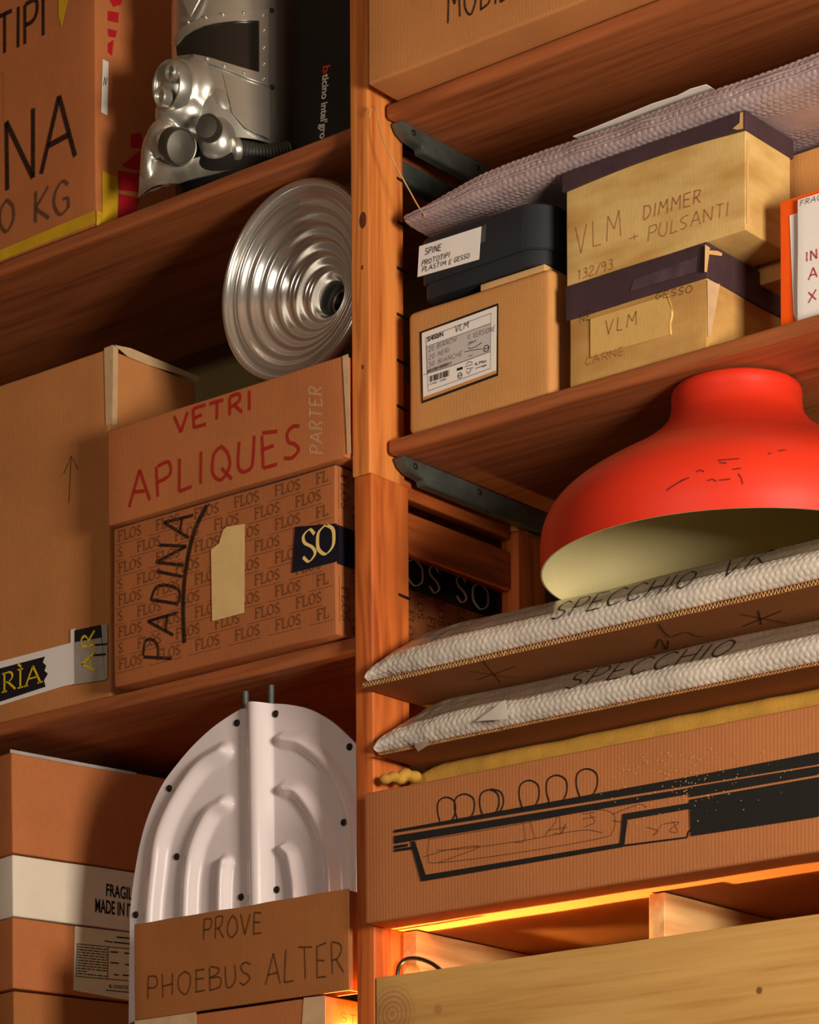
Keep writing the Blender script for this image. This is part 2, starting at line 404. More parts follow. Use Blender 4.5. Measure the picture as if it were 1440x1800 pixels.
G = {  # pen strokes of each letter on a 0..1 grid; '~' = curved
 'A': (.8, ['0,0 .42,1 .8,0', '.16,.36 .66,.36']), 'B': (.65, ['.05,0 .05,1', '~.05,1 .5,.95 .52,.68 .05,.53', '~.05,.53 .6,.48 .62,.1 .05,0']),
 'C': (.7, ['~.68,.85 .4,1 .08,.75 .04,.35 .3,.0 .68,.14']), 'D': (.7, ['.06,0 .06,1', '~.06,1 .5,.92 .68,.5 .5,.08 .06,0']),
 'E': (.6, ['.05,0 .05,1', '.05,1 .58,1', '.05,.52 .48,.52', '.05,0 .6,0']), 'F': (.58, ['.05,0 .05,1', '.05,1 .58,1', '.05,.52 .46,.52']),
 'G': (.72, ['~.66,.85 .4,1 .08,.75 .04,.35 .3,.0 .66,.12', '.66,.12 .66,.45 .4,.45']), 'H': (.7, ['.05,0 .05,1', '.65,0 .65,1', '.05,.5 .65,.5']),
 'I': (.2, ['.1,0 .1,1']), 'K': (.65, ['.05,0 .05,1', '.62,1 .05,.45 .65,0']), 'L': (.55, ['.05,1 .05,0 .55,0']),
 'M': (.85, ['.03,0 .1,1 .42,.4 .74,1 .82,0']), 'N': (.72, ['.05,0 .05,1 .66,0 .66,1']), 'O': (.75, ['~.37,1 .08,.75 .06,.28 .37,0 .68,.28 .68,.75 .37,1']),
 'P': (.6, ['.05,0 .05,1', '~.05,1 .5,.97 .56,.7 .4,.5 .05,.47']), 'Q': (.78, ['~.37,1 .08,.75 .06,.28 .37,0 .68,.28 .68,.75 .37,1', '.42,.3 .78,-.1']),
 'R': (.65, ['.05,0 .05,1', '~.05,1 .5,.97 .55,.7 .35,.52 .05,.48', '.25,.5 .65,0']), 'S': (.6, ['~.56,.88 .32,1 .08,.82 .14,.58 .42,.44 .55,.22 .3,0 .03,.12']),
 'T': (.68, ['0,1 .68,1', '.34,1 .34,0']), 'U': (.68, ['~.05,1 .06,.35 .2,.03 .45,.02 .6,.3 .63,1']), 'V': (.7, ['0,1 .35,0 .7,1']),
 'X': (.65, ['0,0 .65,1', '0,1 .65,0']), 'Z': (.6, ['0,1 .6,1 0,0 .6,0']), '0': (.6, ['~.3,1 .05,.72 .05,.28 .3,0 .55,.28 .55,.72 .3,1']),
 '1': (.35, ['.0,.75 .2,1 .2,0']), '2': (.6, ['~.05,.75 .25,1 .52,.8 .3,.4 .0,0', '0,0 .6,0']), '3': (.55, ['~.05,.9 .4,.97 .45,.65 .2,.52 .5,.4 .45,.06 .03,.05']),
 '4': (.6, ['.45,0 .45,1 0,.35 .6,.35']), '5': (.55, ['.5,1 .1,1 .08,.58', '~.08,.58 .4,.6 .5,.25 .25,0 .0,.08']), '7': (.55, ['0,1 .55,1 .15,0']), '9': (.55, ['~.5,.7 .3,1 .06,.8 .2,.5 .5,.65 .4,0']),
 '/': (.4, ['0,-.1 .4,1.05']), '+': (.55, ['0,.45 .55,.45', '.28,.15 .28,.75']), '.': (.2, ['.05,0 .12,.03']), ' ': (.45, []), '^': (.2, ['.1,0 .1,1', '-.1,1.3 .15,1.12']),
 # book-letter forms with serifs
 'f': (.62, ['.12,0 .12,1', '0,1 .6,1', '.6,1 .6,.82', '.12,.52 .42,.52', '.42,.6 .42,.44', '-.02,0 .28,0']), 'l': (.6, ['.12,0 .12,1', '-.02,1 .28,1', '-.02,0 .6,0', '.6,0 .6,.2']),
 'o': (.85, ['~.42,1 .12,.8 .06,.5 .12,.2 .42,0 .72,.2 .78,.5 .72,.8 .42,1']), 's': (.52, ['~.46,.82 .28,1 .06,.85 .1,.62 .38,.42 .48,.2 .26,0 .04,.18']),
 'r': (.72, ['.12,0 .12,1', '~.0,1 .42,1 .56,.76 .4,.52 .12,.5', '.3,.5 .72,0', '-.02,0 .26,0']), 'i': (.3, ['.15,0 .15,1', '0,1 .3,1', '0,0 .3,0', '.02,1.32 .2,1.12']),
 'a': (.85, ['.02,0 .42,1', '.42,1 .82,0', '.2,.35 .66,.35', '-.08,0 .16,0', '.66,0 .95,0']),
}
INKS = []                                          # flat ink, settled onto its surface at the end
def inked(o, pl):
    if len(pl) == 2: INKS.append((o, pl[1]))
    return o
def letters(text, gap=.22):
    x = 0; out = []
    for ch in text:
        w_, st = G[ch]
        for s in st:
            cur = s[0] == '~'; pts = [tuple(float(q) for q in p.split(',')) for p in s.lstrip('~').split()]
            out.append((x, cur, pts))
        x += w_ + gap
    return out, x - gap
def write(parent, text, pl, p0, p1, h, width, mat, slant=0, jit=.03, name='handwriting', nib=None, gap=.22, upv=None, label=None):
    st, W = letters(text, gap); p0, p1 = Vector(p0), Vector(p1); ex = (p1 - p0) / W; ey = Vector(upv).normalized() * h if upv else Vector((0, -h))
    parts = []; rnd = random.Random(hash(text) % 999 if False else sum(map(ord, text)))
    o0, o1, o2 = (on(pl, *(p0 + q)) for q in (Vector((0, 0)), ex, ey)); e1 = (o1 - o0).normalized(); e2 = (o2 - o0); e2 = (e2 - e1 * e2.dot(e1)).normalized()
    for x, cur, pts in st:
        q = []
        for (a, b) in pts:
            a += rnd.uniform(-jit, jit); b += rnd.uniform(-jit, jit); q.append(on(pl, *(p0 + ex * (x + a + slant * b) + ey * b)))
        if len(pl) == 4:
            pp_ = [p0 + ex * (x + a + slant * b) + ey * b for a, b in pts]; q = []
            if cur: pp_ = [Vector(z_[:2]) for z_ in crom([(z_.x, z_.y, 0) for z_ in pp_], 6)]
            for i in range(len(pp_) - 1): q += [on(pl, *pp_[i].lerp(pp_[i + 1], k / 8)) for k in range(8)]
            q.append(on(pl, *pp_[-1]))
        elif cur: q = crom(q, 6)
        elif len(q) > 2:                           # keep corners crisp
            for i in range(len(q) - 1): parts.append(ribbon(q[i:i + 2], width, pl[1], nib, e1, e2))
            continue
        parts.append(ribbon(q, width, pl[1], nib, e1, e2))
    V, Fc = join(parts); return inked(ob(name, V, Fc, mat, parent, label=label), pl)
def strokes(parent, pl, lines, width, mat, name='drawn_line', curve=False, label=None):
    parts = []
    for ln in lines:
        q = [on(pl, *p) for p in ln]; parts.append(ribbon(crom(q, 6) if curve and len(q) > 2 else q, width, pl[1]))
    V, Fc = join(parts); return inked(ob(name, V, Fc, mat, parent, label=label), pl)
def printed(parent, text, pl, p0, p1, h, mat, upv=(0, -1), name='lettering', bold=0.0):
    """printed sans lettering: glyph mesh laid between baseline ends p0-p1"""
    c = bpy.data.curves.new('t', 'FONT'); c.body = text; c.offset = bold; o = bpy.data.objects.new('t', c); COL.objects.link(o)
    dg = bpy.context.evaluated_depsgraph_get(); me = o.evaluated_get(dg).to_mesh()
    vs = [v.co.copy() for v in me.vertices]; fs = [tuple(p.vertices) for p in me.polygons]
    bpy.data.objects.remove(o); bpy.data.curves.remove(c)
    x0 = min(v.x for v in vs); x1 = max(v.x for v in vs)
    p0, p1 = Vector(p0), Vector(p1); ex = (p1 - p0) / (x1 - x0); ey = Vector(upv).normalized() * h / .7
    V = [on(pl, *(p0 + ex * (v.x - x0) + ey * v.y)) for v in vs]
    return inked(ob(name, V, fs, mat, parent), pl)

# ------------------------------------------------------------------ setting
WALLY = .74
def slab(name, a, b, mat): return struct(ob(name, *boxvf(a, b), mat))
slab('floor', (-4, -7.0, -.1), (6, WALLY, 0), 'floor')
slab('wall_back', (-4, WALLY, 0), (6, WALLY + .1, 5.4), 'wall')
slab('ceiling', (-4, -7.0, 5.4), (6, WALLY + .1, 5.5), 'plaster')
slab('wall_left', (-4.1, -7.0, 0), (-4, WALLY, 5.4), 'plaster')
slab('wall_right', (6, -7.0, 0), (6.1, WALLY, 5.4), 'plaster')
slab('wall_front', (-4, -7.1, 0), (6, -7.0, 5.4), 'plaster')

# ------------------------------------------------------------------ shelving: upright frames, boards, brackets
ZJ = Py(652, 830, 0).z
def upright(name, label, X, detail):
    t = thing(name, label, 'upright', (X, 0, 0), 'wooden upright frames of the rack')
    def post(y0, y1, z0, z1, mat, dx=0, nm='front_post'):
        V, Fc = rbox((X + dx, y0, z0), (X + dx + .045, y1, z1), .004, (2, 3, 30), .0008, 5, X)
        return ob(nm, V, Fc, mat, t, 50)
    post(0, .104, ZJ, 4.75, 'post'); post(0, .11, 0, ZJ - .001, 'post_lower', .004)
    post(.455, .545, ZJ, 4.75, 'post', 0, 'rear_post'); post(.455, .545, 0, ZJ - .001, 'post_lower', .004, 'rear_post')
    zs = [(Pxx(718, 878, .03).z, Pxx(718, 842, .03).z), (Pxx(718, 972, .03).z, Pxx(718, 901, .03).z), (4.15, 4.22), (2.0, 2.08), (.3, .38)]
    for z0, z1 in zs:
        y0 = .104 if z0 > ZJ else .11
        V, Fc = rbox((X + .006, y0 + .0005, z0), (X + .03, .4545, z1), .003, (2, 8, 2), .0006, 5, z0); ob('rail', V, Fc, 'rail', t, 50)
    if detail:
        for v in (319, 395, 476, 557, 638, 718, 1050):            # dark bars standing for the slots in the post
            p = Pxx(698, v - 4, .0455); q = Pxx(717, v + 3, .0455); low = v > 830
            y0 = p.y; y1 = q.y; z = (p.z + q.z) / 2; xx = X + (.049 if low else .045)
            V, Fc = tube([(xx, y0, z + .001), (xx + .001, y1, z - .001)], .0028, 8); ob('shelf_pin', V, Fc, 'dark_steel', t)
        for (u, v, r) in ((638, 387, .0105), (638, 645, .003), (637, 470, .003)):           # knots and a plugged nail hole
            p = Py(u, v, -.0003)
            V = [p + Vector((math.cos(a) * r * .8, 0, math.sin(a) * r * 1.5)) for a in [k * math.pi / 8 for k in range(16)]]
            ob('knot', V + [p + Vector((0, -.0008, 0))], [(k, (k + 1) % 16, 16) for k in range(16)], 'dark_knot', t)
    return t
M['dark_knot'] = plain('wood_knot', (104, 50, 24), .6, 0, .3, 60)
upright('upright_frame', 'tall wooden upright with a jointed post between the two shelf bays', 0, True)
upright('upright_frame', 'wooden upright at the far left end of the rack', -1.66, False)
upright('upright_frame', 'wooden upright at the far right end of the rack', 1.62, False)

ZR1 = 4.0915; ZR2 = 3.4555; ZL1 = 4.066; ZL2 = 3.093; ZL3 = 2.285; ZR3 = 1.93
TH = .029
def board(label, x0, x1, yf, zt, seed):
    V, Fc = rbox((x0, yf, zt - TH), (x1, .66 if yf > .05 else .62, zt), .009, (24, 6, 2), .0012, 2, seed)
    return tag(ob('shelf_board', V, Fc, 'shelf', None, 50), label, 'shelf', 'stained pine shelf boards')
board('stained pine shelf under the bubble-wrapped parcel boxes and above the orange lamp', .049, 1.617, .045, ZR2, 3)
board('stained pine shelf at the top right holding the brown carton', .049, 1.617, .045, ZR1, 5)
board('stained pine shelf at the top left carrying the silver helmet', -1.611, -.003, .03, ZL1, 8)
board('stained pine shelf carrying the printed carton and tall taped carton', -1.611, -.003, .03, ZL2, 11)
board('stained pine shelf at the bottom left below the stacked cartons', -1.606, -.003, .03, ZL3, 13)
board('stained pine shelf at the bottom right below the pale wooden crate', .0555, 1.617, .0, ZR3, 17)

def bracket(label, x0, x1, zt, y0=.062):
    """pressed steel shelf bracket running into the depth of the rack"""
    t = thing('shelf_bracket', label, 'bracket', (x0, y0, zt - .044), 'steel shelf brackets')
    pr = [(y0, zt - .004), (y0 + .004, zt), (.6, zt), (.6, zt - .04), (y0 + .07, zt - .04), (y0 + .068, zt - .03), (y0 + .03, zt - .027), (y0 + .01, zt - .018)]
    k = len(pr); V = [(x0, y, z) for y, z in pr] + [(x1, y, z) for y, z in pr]
    Fc = [tuple(range(k)), tuple(range(2 * k - 1, k - 1, -1))] + [(i, i + k, (i + 1) % k + k, (i + 1) % k) for i in range(k)]
    o = ob('channel', V, Fc, 'steel', t)
    bm = bmesh.new(); bm.from_mesh(o.data); bmesh.ops.recalc_face_normals(bm, faces=bm.faces)
    bmesh.ops.bevel(bm, geom=[e for e in bm.edges], offset=.0018, segments=2, affect='EDGES'); bm.to_mesh(o.data); bm.free(); smooth(o.data, 40)
    for yy in (y0 + .04, .3):
        V, Fc = ellipsoid((x1 + .001, yy, zt - .012), .003, .006, .006, None, 10, 6); ob('screw', V, Fc, 'dark_steel', t, 60)
    return t
bracket('dark steel bracket under the shelf above the orange lamp', .0495, .072, ZR2 - TH)
bracket('dark steel bracket under the top right shelf by the hanging string', .0495, .072, ZR1 - TH)
bracket('dark steel bracket under the top left shelf, half hidden behind the post', -.026, -.0005, ZL1 - TH)
bracket('dark steel bracket under the middle left shelf, beside the post', -.026, -.0005, ZL2 - TH)
bracket('steel bracket under the bottom left shelf by the post', -.026, -.0005, ZL3 - TH)
bracket('steel bracket under the bottom right shelf by the post', .0555, .075, ZR3 - TH)

# ------------------------------------------------------------------ cartons
def carton(name, label, cat, mat, x0, x1, yf, depth, zb, zt, r=.004, amp=.0012, n=(14, 8, 8), seed=1, group=None, rot=0, pivot=None, fn=None):
    t = thing(name, label, cat, ((x0 + x1) / 2, yf + depth / 2, zb), group)
    V, Fc = rbox((x0, yf, zb + amp * 1.3), (x1, yf + depth, zt - amp), r, n, amp, 7, seed, rot, pivot, fn); ob('body', V, Fc, mat, t, 45)
    return t
CG = 'brown cardboard cartons on the rack'
# --- tall lettered carton, top left
Y = .036; xr = Py(169, 300, Y).x
na = carton('cardboard_carton', 'large brown carton with huge black letters and yellow tape along its base', 'box', 'card_red', xr - .62, xr, Y, .5, ZL1, 4.72, group=CG, seed=2)
pl = front(Y)
write(na, 'NA', pl, (8, 337), (132, 276), 122, .0125, 'black', 0, .01, gap=.12)
write(na, 'TIPI', pl, (-6, 100), (80, 60), 70, .0095, 'black', 0, .02, gap=.16)
write(na, '0', pl, (-2, 411), (24, 402), 56, .010, 'grey_ink', 0, .01, nib=.005)
write(na, 'KG', pl, (60, 392), (122, 371), 56, .010, 'grey_ink', 0, .01, nib=.005, gap=.2)
strokes(na, pl, [[(-3, 128), (5, 127), (6, 215)]], .0012, 'grey_ink')
patch(na, 'yellow_tape', pl, [(-20, 448), (165, 370), (168, 392), (-20, 466)], 'ytape')
ps = side(xr)
patch(na, 'yellow_tape', ps, [(170, 370), (206, 384), (206, 408), (170, 396)], 'ytape')
patch(na, 'yellow_tape', side(xr, .0028), [(180, 300), (207, 312), (207, 400), (180, 396)], 'ytape')
patch(na, 'tape_scrap', pl, [(103, -5), (120, -5), (112, 27), (108, 47), (103, 30)], 'ytape')
patch(na, 'paper_label', ps, [(181, 104), (191, 109), (189, 203), (178, 197)], 'paper')
write(na, 'Z', ps, (185, 150), (188, 136), 4, .0015, 'black', upv=(-1, 0))
for q in ([(189, -8), (218, -6), (212, 8), (200, 12)], [(190, 19), (209, 22), (208, 40), (190, 36)], [(190, 50), (206, 54), (203, 66), (191, 64)], [(190, 76), (200, 70), (197, 98), (190, 92)]):
    patch(na, 'red_print', ps, q, 'red_print', .0003)
for q in ([(230, 236), (246, 232), (256, 262), (230, 258)], [(214, 290), (250, 262), (256, 300), (226, 296)], [(207, 300), (250, 305), (252, 338), (210, 334)], [(210, 340), (244, 348), (236, 380), (208, 384)]):
    patch(na, 'red_print', ps, q, 'red_print', .0003)

# --- black box with printed spine
Y = .2; a = Py(513, 130, Y)
bt = carton('product_box', 'black box with white printed name standing behind the silver helmet', 'box', 'black_gloss', a.x, a.x + .2, Y, .36, ZL1, 4.62, .002, .0004, (4, 4, 6), 4)
pl = front(Y)
up_ = (-1, -.18)
printed(bt, 'ticino intel\'group', pl, (567, 131), (561, 264), 12, 'white_ink', (1, -.3), bold=.025)
printed(bt, 'b', pl, (568, 117), (567.4, 129), 13, 'rust_ink', (1, -.3), bold=.02)
patch(bt, 'orange_mark', pl, [(569, 116), (571, 115.4), (570, 130), (568.4, 130.5)], 'rust_ink')

# --- tall taped carton, middle left
Y = .05; xr = Py(192, 900, Y).x; zt = Py(197, 607, Y).z
bg = carton('cardboard_carton', 'tall brown carton with a pencilled arrow and a printed tape near its base', 'box', 'card', xr - .6, xr, Y, .26, ZL2, zt, .006, .002, group=CG, seed=5)
pl = front(Y, .0025); ps = side(xr, .0025)
strokes(bg, pl, [[(120, 884), (122, 842), (124, 802)], [(111, 832), (124, 801), (136, 824)]], .0026, 'pencil', 'pencil_arrow')
patch(bg, 'clear_tape', pl, [(183, 612), (198, 606), (196, 745), (186, 748)], 'clear')
patch(bg, 'clear_tape', ps, [(199, 607), (208, 612), (206, 745), (197, 748)], 'clear')
patch(bg, 'clear_tape', ps, [(201, 606), (230, 612), (300, 641), (350, 662), (350, 672), (322, 660), (262, 642), (225, 627)], 'clear')
patch(bg, 'white_tape', pl, [(-20, 1168), (124, 1130), (124, 1107), (132, 1105), (132, 1202), (112, 1206), (-20, 1246)], 'paper')
patch(bg, 'navy_print', front(Y, .0032), [(-20, 1180), (79, 1154), (75, 1164), (81, 1170), (78, 1179), (84, 1184), (77, 1196), (80, 1207), (-20, 1240)], 'navy')
write(bg, 'ria', front(Y, .004), (4, 1217), (72, 1199), 32, .0058, 'yellow_ink', .0, 0, 'lettering', .0018, .12)
patch(bg, 'navy_print', front(Y, .0032), [(131, 1108), (178, 1098), (178, 1121), (131, 1129)], 'navy')
write(bg, 'ar', front(Y, .0048), (168, 1180), (166, 1108), 24, .0058, 'yellow_ink', 0, 0, 'lettering', .002, .2, upv=(-1, .2))
patch(bg, 'grey_tape', front(Y, .0038), [(131, 1129), (178, 1121), (184, 1195), (132, 1203)], 'grey_tape')
patch(bg, 'grey_tape', front(Y, .0036), [(178, 1098), (189, 1096), (189, 1192), (184, 1195)], 'grey_tape')
strokes(bg, front(Y, .0045), [[(167, 1134), (188, 1132)], [(164, 1152), (186, 1150)]], .004, 'black_solid')
# --- carton with red writing
Y = -.012; x0 = Py(189, 840, Y).x; x1 = -.006; zt = Py(610, 621, Y).z; zb = Py(615, 802, Y).z
YF = 0.0; fx0 = Py(199, 1060, YF).x; fx1 = Py(591, 960, YF).x
ap = carton('cardboard_carton', 'long flat brown carton with red handwriting under the ringed metal dish', 'box', 'card_red', x0, x1, Y, .5, zb + .0005, zt, .004, .0012, group=CG, seed=9)
pl = front(Y, .002)
write(ap, 'VETRI', pl, (304, 764), (442, 718), 33, .0075, 'red', 0, .05)
write(ap, 'APLIQUES', pl, (225, 890), (526, 802), 58, .0075, 'red', 0, .045, gap=.26)
write(ap, 'PARTER', pl, (566, 798), (564, 680), 22, .0045, 'chalk', 0, .04, upv=(-1, -.1))
patch(ap, 'edge_tape', pl, [(602, 626), (612, 622), (617, 797), (611, 798)], 'clear')
# --- carton covered with printed names
zf0 = ZL2; zf1 = zb
fl = carton('cardboard_carton', 'brown carton printed all over with a serif name, masking tape and navy tape', 'box', 'card_print', fx0, fx1, YF, .5, zf0, zf1, .005, .0014, group=CG, seed=12)
def flos_pattern(parent, org, e1, e2, n, W, H, nm):
    """rows of the printed name separated by thin rules, clipped to the face"""
    parts = []; st, tw = letters('flos', .16); hgt = .0205; wid = .064 / tw; pitch = .107; row = .0325
    r_ = 0; y = H - .03
    while y > .009:
        x = -.09 + (.0535 if r_ % 2 else 0)
        while x < W:
            for (lx, cur, pts) in st:
                q = [(x + (lx + a) * wid, y + b * hgt) for a, b in pts]
                if min(p[0] for p in q) < .006 or max(p[0] for p in q) > W - .004 or max(p[1] for p in q) > H - .004: continue
                q = [org + e1 * a + e2 * b for a, b in q]
                parts.append(ribbon(crom(q, 4) if cur else q, .0042, n, .0013, e1, e2))
            xa, xb = max(x - .02, .008), min(x + .068, W - .006)
            if xb > xa: parts.append(ribbon([org + e1 * xa + e2 * (y - .0065), org + e1 * xb + e2 * (y - .0065)], .0014, n))
            x += pitch
        y -= row; r_ += 1
    V, Fc = join(parts); return inked(ob(nm, V, Fc, 'print_brown', parent), (0, n))
W_, H_ = fx1 - fx0, zf1 - zf0
flos_pattern(fl, Vector((fx0, YF - .0018, zf0)), Vector((1, 0, 0)), Vector((0, 0, 1)), Vector((0, -1, 0)), W_, H_, 'printed_lettering')
flos_pattern(fl, Vector((fx1 + .0018, YF, zf1)), Vector((0, 0, -1)), Vector((0, 1, 0)), Vector((1, 0, 0)), H_, .5, 'printed_lettering')
pl = front(YF, .003); ps = side(fx1, .003)
write(fl, 'PADINA', front(YF, .0024), (298, 1160), (338, 905), 50, .0065, 'black', 0, .05, upv=(-1, -.12))
strokes(fl, front(YF, .0026), [[(365, 884), (341, 935), (326, 1000), (321, 1060), (323, 1130)]], .011, 'black', 'marker_line', True)
patch(fl, 'masking_tape', pl, [(371, 966), (385, 955), (392, 932), (398, 926), (430, 921), (429, 1077), (373, 1092)], 'masking')
patch(fl, 'navy_tape', pl, [(519, 926), (592, 920), (592, 987), (513, 1007)], 'navy')
z_t, z_b = on(pl, 592, 921).z, on(pl, 592, 989).z
V, Fc = boxvf((fx1 + .002, YF + .002, z_b), (fx1 + .003, YF + .498, z_t)); ob('navy_tape', V, Fc, 'navy', fl)
write(fl, 's', front(YF, .0038), (531, 990), (556, 984), 56, .0075, 'gold_ink', 0, 0, 'lettering', .002)
write(fl, 'o', front(YF, .0038), (556, 978), (590, 970), 52, .0085, 'gold_ink', 0, 0, 'lettering', .002)
def side_word(parent, word, X, y0, y1, z0, h, mat, off=.0038):
    st, tw = letters(word, .2); parts = []; k = (y1 - y0) / tw
    for lx, cur, pts in st:
        q = [Vector((X + off, y0 + (lx + a) * k, z0 + b * h)) for a, b in pts]
        parts.append(ribbon(crom(q, 5) if cur else q, .007, Vector((1, 0, 0)), .002, Vector((0, 1, 0)), Vector((0, 0, 1))))
    V, Fc = join(parts); return inked(ob('lettering', V, Fc, mat, parent), (0, Vector((1, 0, 0))))
side_word(fl, 'flos', fx1, .09, .31, z_b + .009, .052, 'white_ink')
side_word(fl, 'so', fx1, .36, .47, z_b + .009, .052, 'white_ink')
V, Fc = boxvf((fx0 + .004, YF + .004, zf1 - .0008), (fx1 - .004, YF + .3, zf1 + .0002)); ob('lid_gap', V, Fc, 'cavity', fl)

# --- top right carton with marker writing
Y = -.03; x0 = Py(646, 90, Y).x
mb = carton('cardboard_carton', 'brown carton with black marker writing on the top right shelf', 'box', 'card', x0, x0 + .95, Y, .55, ZR1, 4.62, .006, .0022, group=CG, seed=15)
write(mb, 'MOBILI', front(Y, .003), (786, 37), (905, -8), 62, .0042, 'black', 0, .05)
# --- golden carton with white label, on the middle right shelf
Y = .058; x0 = Py(717, 650, Y).x; x1 = Py(968, 570, Y).x; zt = Py(717, 549, Y).z
vl = carton('cardboard_carton', 'golden brown carton with a large black-edged white label under the black box', 'box', 'card_gold', x0, x1, Y, .3, ZR2, zt, .012, .0015, group=CG, seed=18)
pl = front(Y, .002); q2 = front(Y, .003); q3 = front(Y, .0036)
patch(vl, 'black_label_border', pl, [(738, 583.5), (876, 533), (875.5, 660), (741.5, 709)], 'black_solid')
patch(vl, 'card_window', front(Y, .0026), [(742, 585), (873, 538.5), (872.5, 656.5), (743.5, 704)], 'card_gold')
patch(vl, 'white_label', q2, [(741.5, 586), (873, 538), (872, 651), (744, 698)], 'paper')
def L(x, y): return (720 + x / 8, 520 + y / 8)
patch(vl, 'grey_field', front(Y, .0033), [L(235, 718), L(1145, 388), L(1140, 785), L(600, 985), L(245, 1090)], 'grey_print', .0003)
strokes(vl, q3, [[L(235, 590), L(1150, 245), L(1140, 1020), L(262, 1340), L(235, 590)], [L(235, 718), L(1145, 388)], [L(200, 1112), L(600, 985)], [L(600, 985), L(1140, 785)]], .0009, 'black_solid', 'label_rule')
printed(vl, 'S/450/N', q3, L(255, 645), L(478, 565), 7.5, 'black_solid', bold=.02)
write(vl, 'VLM', q3, L(640, 515), L(825, 450), 11, .0016, 'black', .2, .04)
write(vl, '20 BIANCHI', q3, L(270, 790), L(660, 640), 8, .001, 'pencil', .2, .05)
write(vl, '20 NERI', q3, L(270, 905), L(560, 790), 8, .001, 'pencil', .2, .05)
write(vl, '50 BIANCHE', q3, L(270, 1005), L(740, 840), 8, .001, 'pencil', .2, .05)
write(vl, 'II VERSIONE', q3, L(820, 620), L(1205, 490), 9, .001, 'pencil', .2, .05)
printed(vl, 'V01001000011', q3, L(250, 1090), L(590, 965), 5.5, 'black_solid', bold=.01)
bars = []; bx_ = 280; rb = random.Random(3)
while bx_ < 555:
    wd = rb.choice((4, 6, 10)); yo = -(bx_ - 280) * .33
    bars.append([L(bx_, 1130 + yo), L(bx_ + wd, 1130 + yo - wd * .33), L(bx_ + wd, 1215 + yo), L(bx_, 1215 + yo)]); bx_ += wd + rb.choice((5, 7, 11))
Vb = join([([on(q3, *p) for p in b], [(0, 1, 2, 3)]) for b in bars]); ob('barcode', *Vb, 'black_solid', vl)
printed(vl, 'C 21960   27960', q3, L(258, 1270), L(520, 1180), 3.2, 'black_solid')
patch(vl, 'black_bar', q3, [L(668, 1020), L(748, 995), L(748, 1030), L(668, 1056)], 'black_solid', .0003)
def ring(c, a, b): return [(c[0] + a * math.cos(k * math.pi / 8), c[1] + b * math.sin(k * math.pi / 8) - .3 * a * math.cos(k * math.pi / 8)) for k in range(17)]
strokes(vl, q3, [ring(L(1085, 740), 4.6, 5.6), [L(1052, 752), L(1118, 728)], ring(L(712, 1120), 3.6, 4.8), [L(690, 1128), L(735, 1112)]], .0013, 'black_solid', 'printed_mark')
strokes(vl, q3, [[L(780, 1000), L(890, 962)], [L(800, 1030), L(900, 1010)], [L(800, 1060), L(835, 1100), L(870, 1030)], [L(800, 965), L(840, 925), L(890, 935)], [L(930, 1022), L(1090, 965)], [L(1020, 1002), L(1080, 980)], [L(830, 665), L(890, 640)], [L(830, 690), L(945, 625)], [L(835, 725), L(850, 745), L(930, 720), L(1020, 660)], [L(780, 790), L(860, 770), L(1015, 745)], [L(835, 850), L(890, 835)]], .0011, 'black_solid', 'printed_note')
printed(vl, 'K.Mas', q3, L(930, 985), L(1085, 930), 5.5, 'black_solid')
V, Fc = rbox((x1 - .17, Y + .01, zt - .001), (x1 - .02, Y + .2, zt + .012), .002, (6, 4, 2), .001, 7, 3); 
ob('loose_flap', V, Fc, 'liner', vl, 45)

# --- black lidded box on top of it
Y = .055; x0 = Py(737, 470, Y).x; x1 = Py(985, 420, .1).x - .002; zl0 = Py(735, 503, Y).z; zl1 = Py(737, 424, Y).z; zb = vl_top = zt + .001
bk = thing('lidded_box', 'black lidded box with rounded corners and a white handwritten label', 'box', ((x0 + x1) / 2, Y + .14, zb))
def rrect(x0, x1, y0, y1, z0, z1, rad, bow=.0):
    """box with large rounded vertical corners"""
    out = []
    for (cx_, cy_, a0) in ((x1 - rad, y0 + rad, -90), (x1 - rad, y1 - rad, 0), (x0 + rad * .35, y1 - rad * .35, 90), (x0 + rad * .35, y0 + rad * .35, 180)):
        rr = rad if a0 < 90 else rad * .35
        for k in range(9): a = R(a0 + 90 * k / 8); out.append((cx_ + rr * math.cos(a), cy_ + rr * math.sin(a)))
    k = len(out); lev = [(z0, -.003), (z0 + .003, 0), (z1 - .003, 0), (z1, -.003)]; V, Fc = [], []
    for z, ins in lev:
        for (x, y) in out:
            d = Vector(((x0 + x1) / 2 - x, (y0 + y1) / 2 - y)).normalized(); V.append((x - d.x * ins, y - d.y * ins, z + bow * math.sin(math.pi * (x - x0) / (x1 - x0))))
    for j in range(3): Fc += [(j * k + i, j * k + (i + 1) % k, (j + 1) * k + (i + 1) % k, (j + 1) * k + i) for i in range(k)]
    Fc += [tuple(range(k))[::-1], tuple(3 * k + i for i in range(k))]
    return V, Fc
ob('base', *rrect(x0 + .004, x1 - .006, Y + .006, Y + .29, zb + .013, zl1 - .01, .05), 'black_box', bk, 40)
ob('foot', *rrect(x0 + .03, x1 - .18, Y + .05, Y + .27, zb, zb + .0132, .03), 'black_box', bk, 40)
ob('lid', *rrect(x0, x1, Y, Y + .295, zl0, zl1, .055, .004), 'black_box', bk, 40)
pl = front(Y, .0012)
patch(bk, 'white_label', pl, [(737, 433), (846, 398), (842, 456), (734, 487)], 'paper')
patch(bk, 'label_ghost', front(Y, .0006), [(846, 398), (855, 394), (853, 424), (844, 428)], 'steel', .0003)
q3 = front(Y, .0022)
write(bk, 'SPINE', q3, (747, 448), (775, 440), 11, .0018, 'black', .2, .05)
write(bk, 'PROTOTIPI', q3, (741, 468), (790, 452), 9, .0016, 'black', .2, .05)
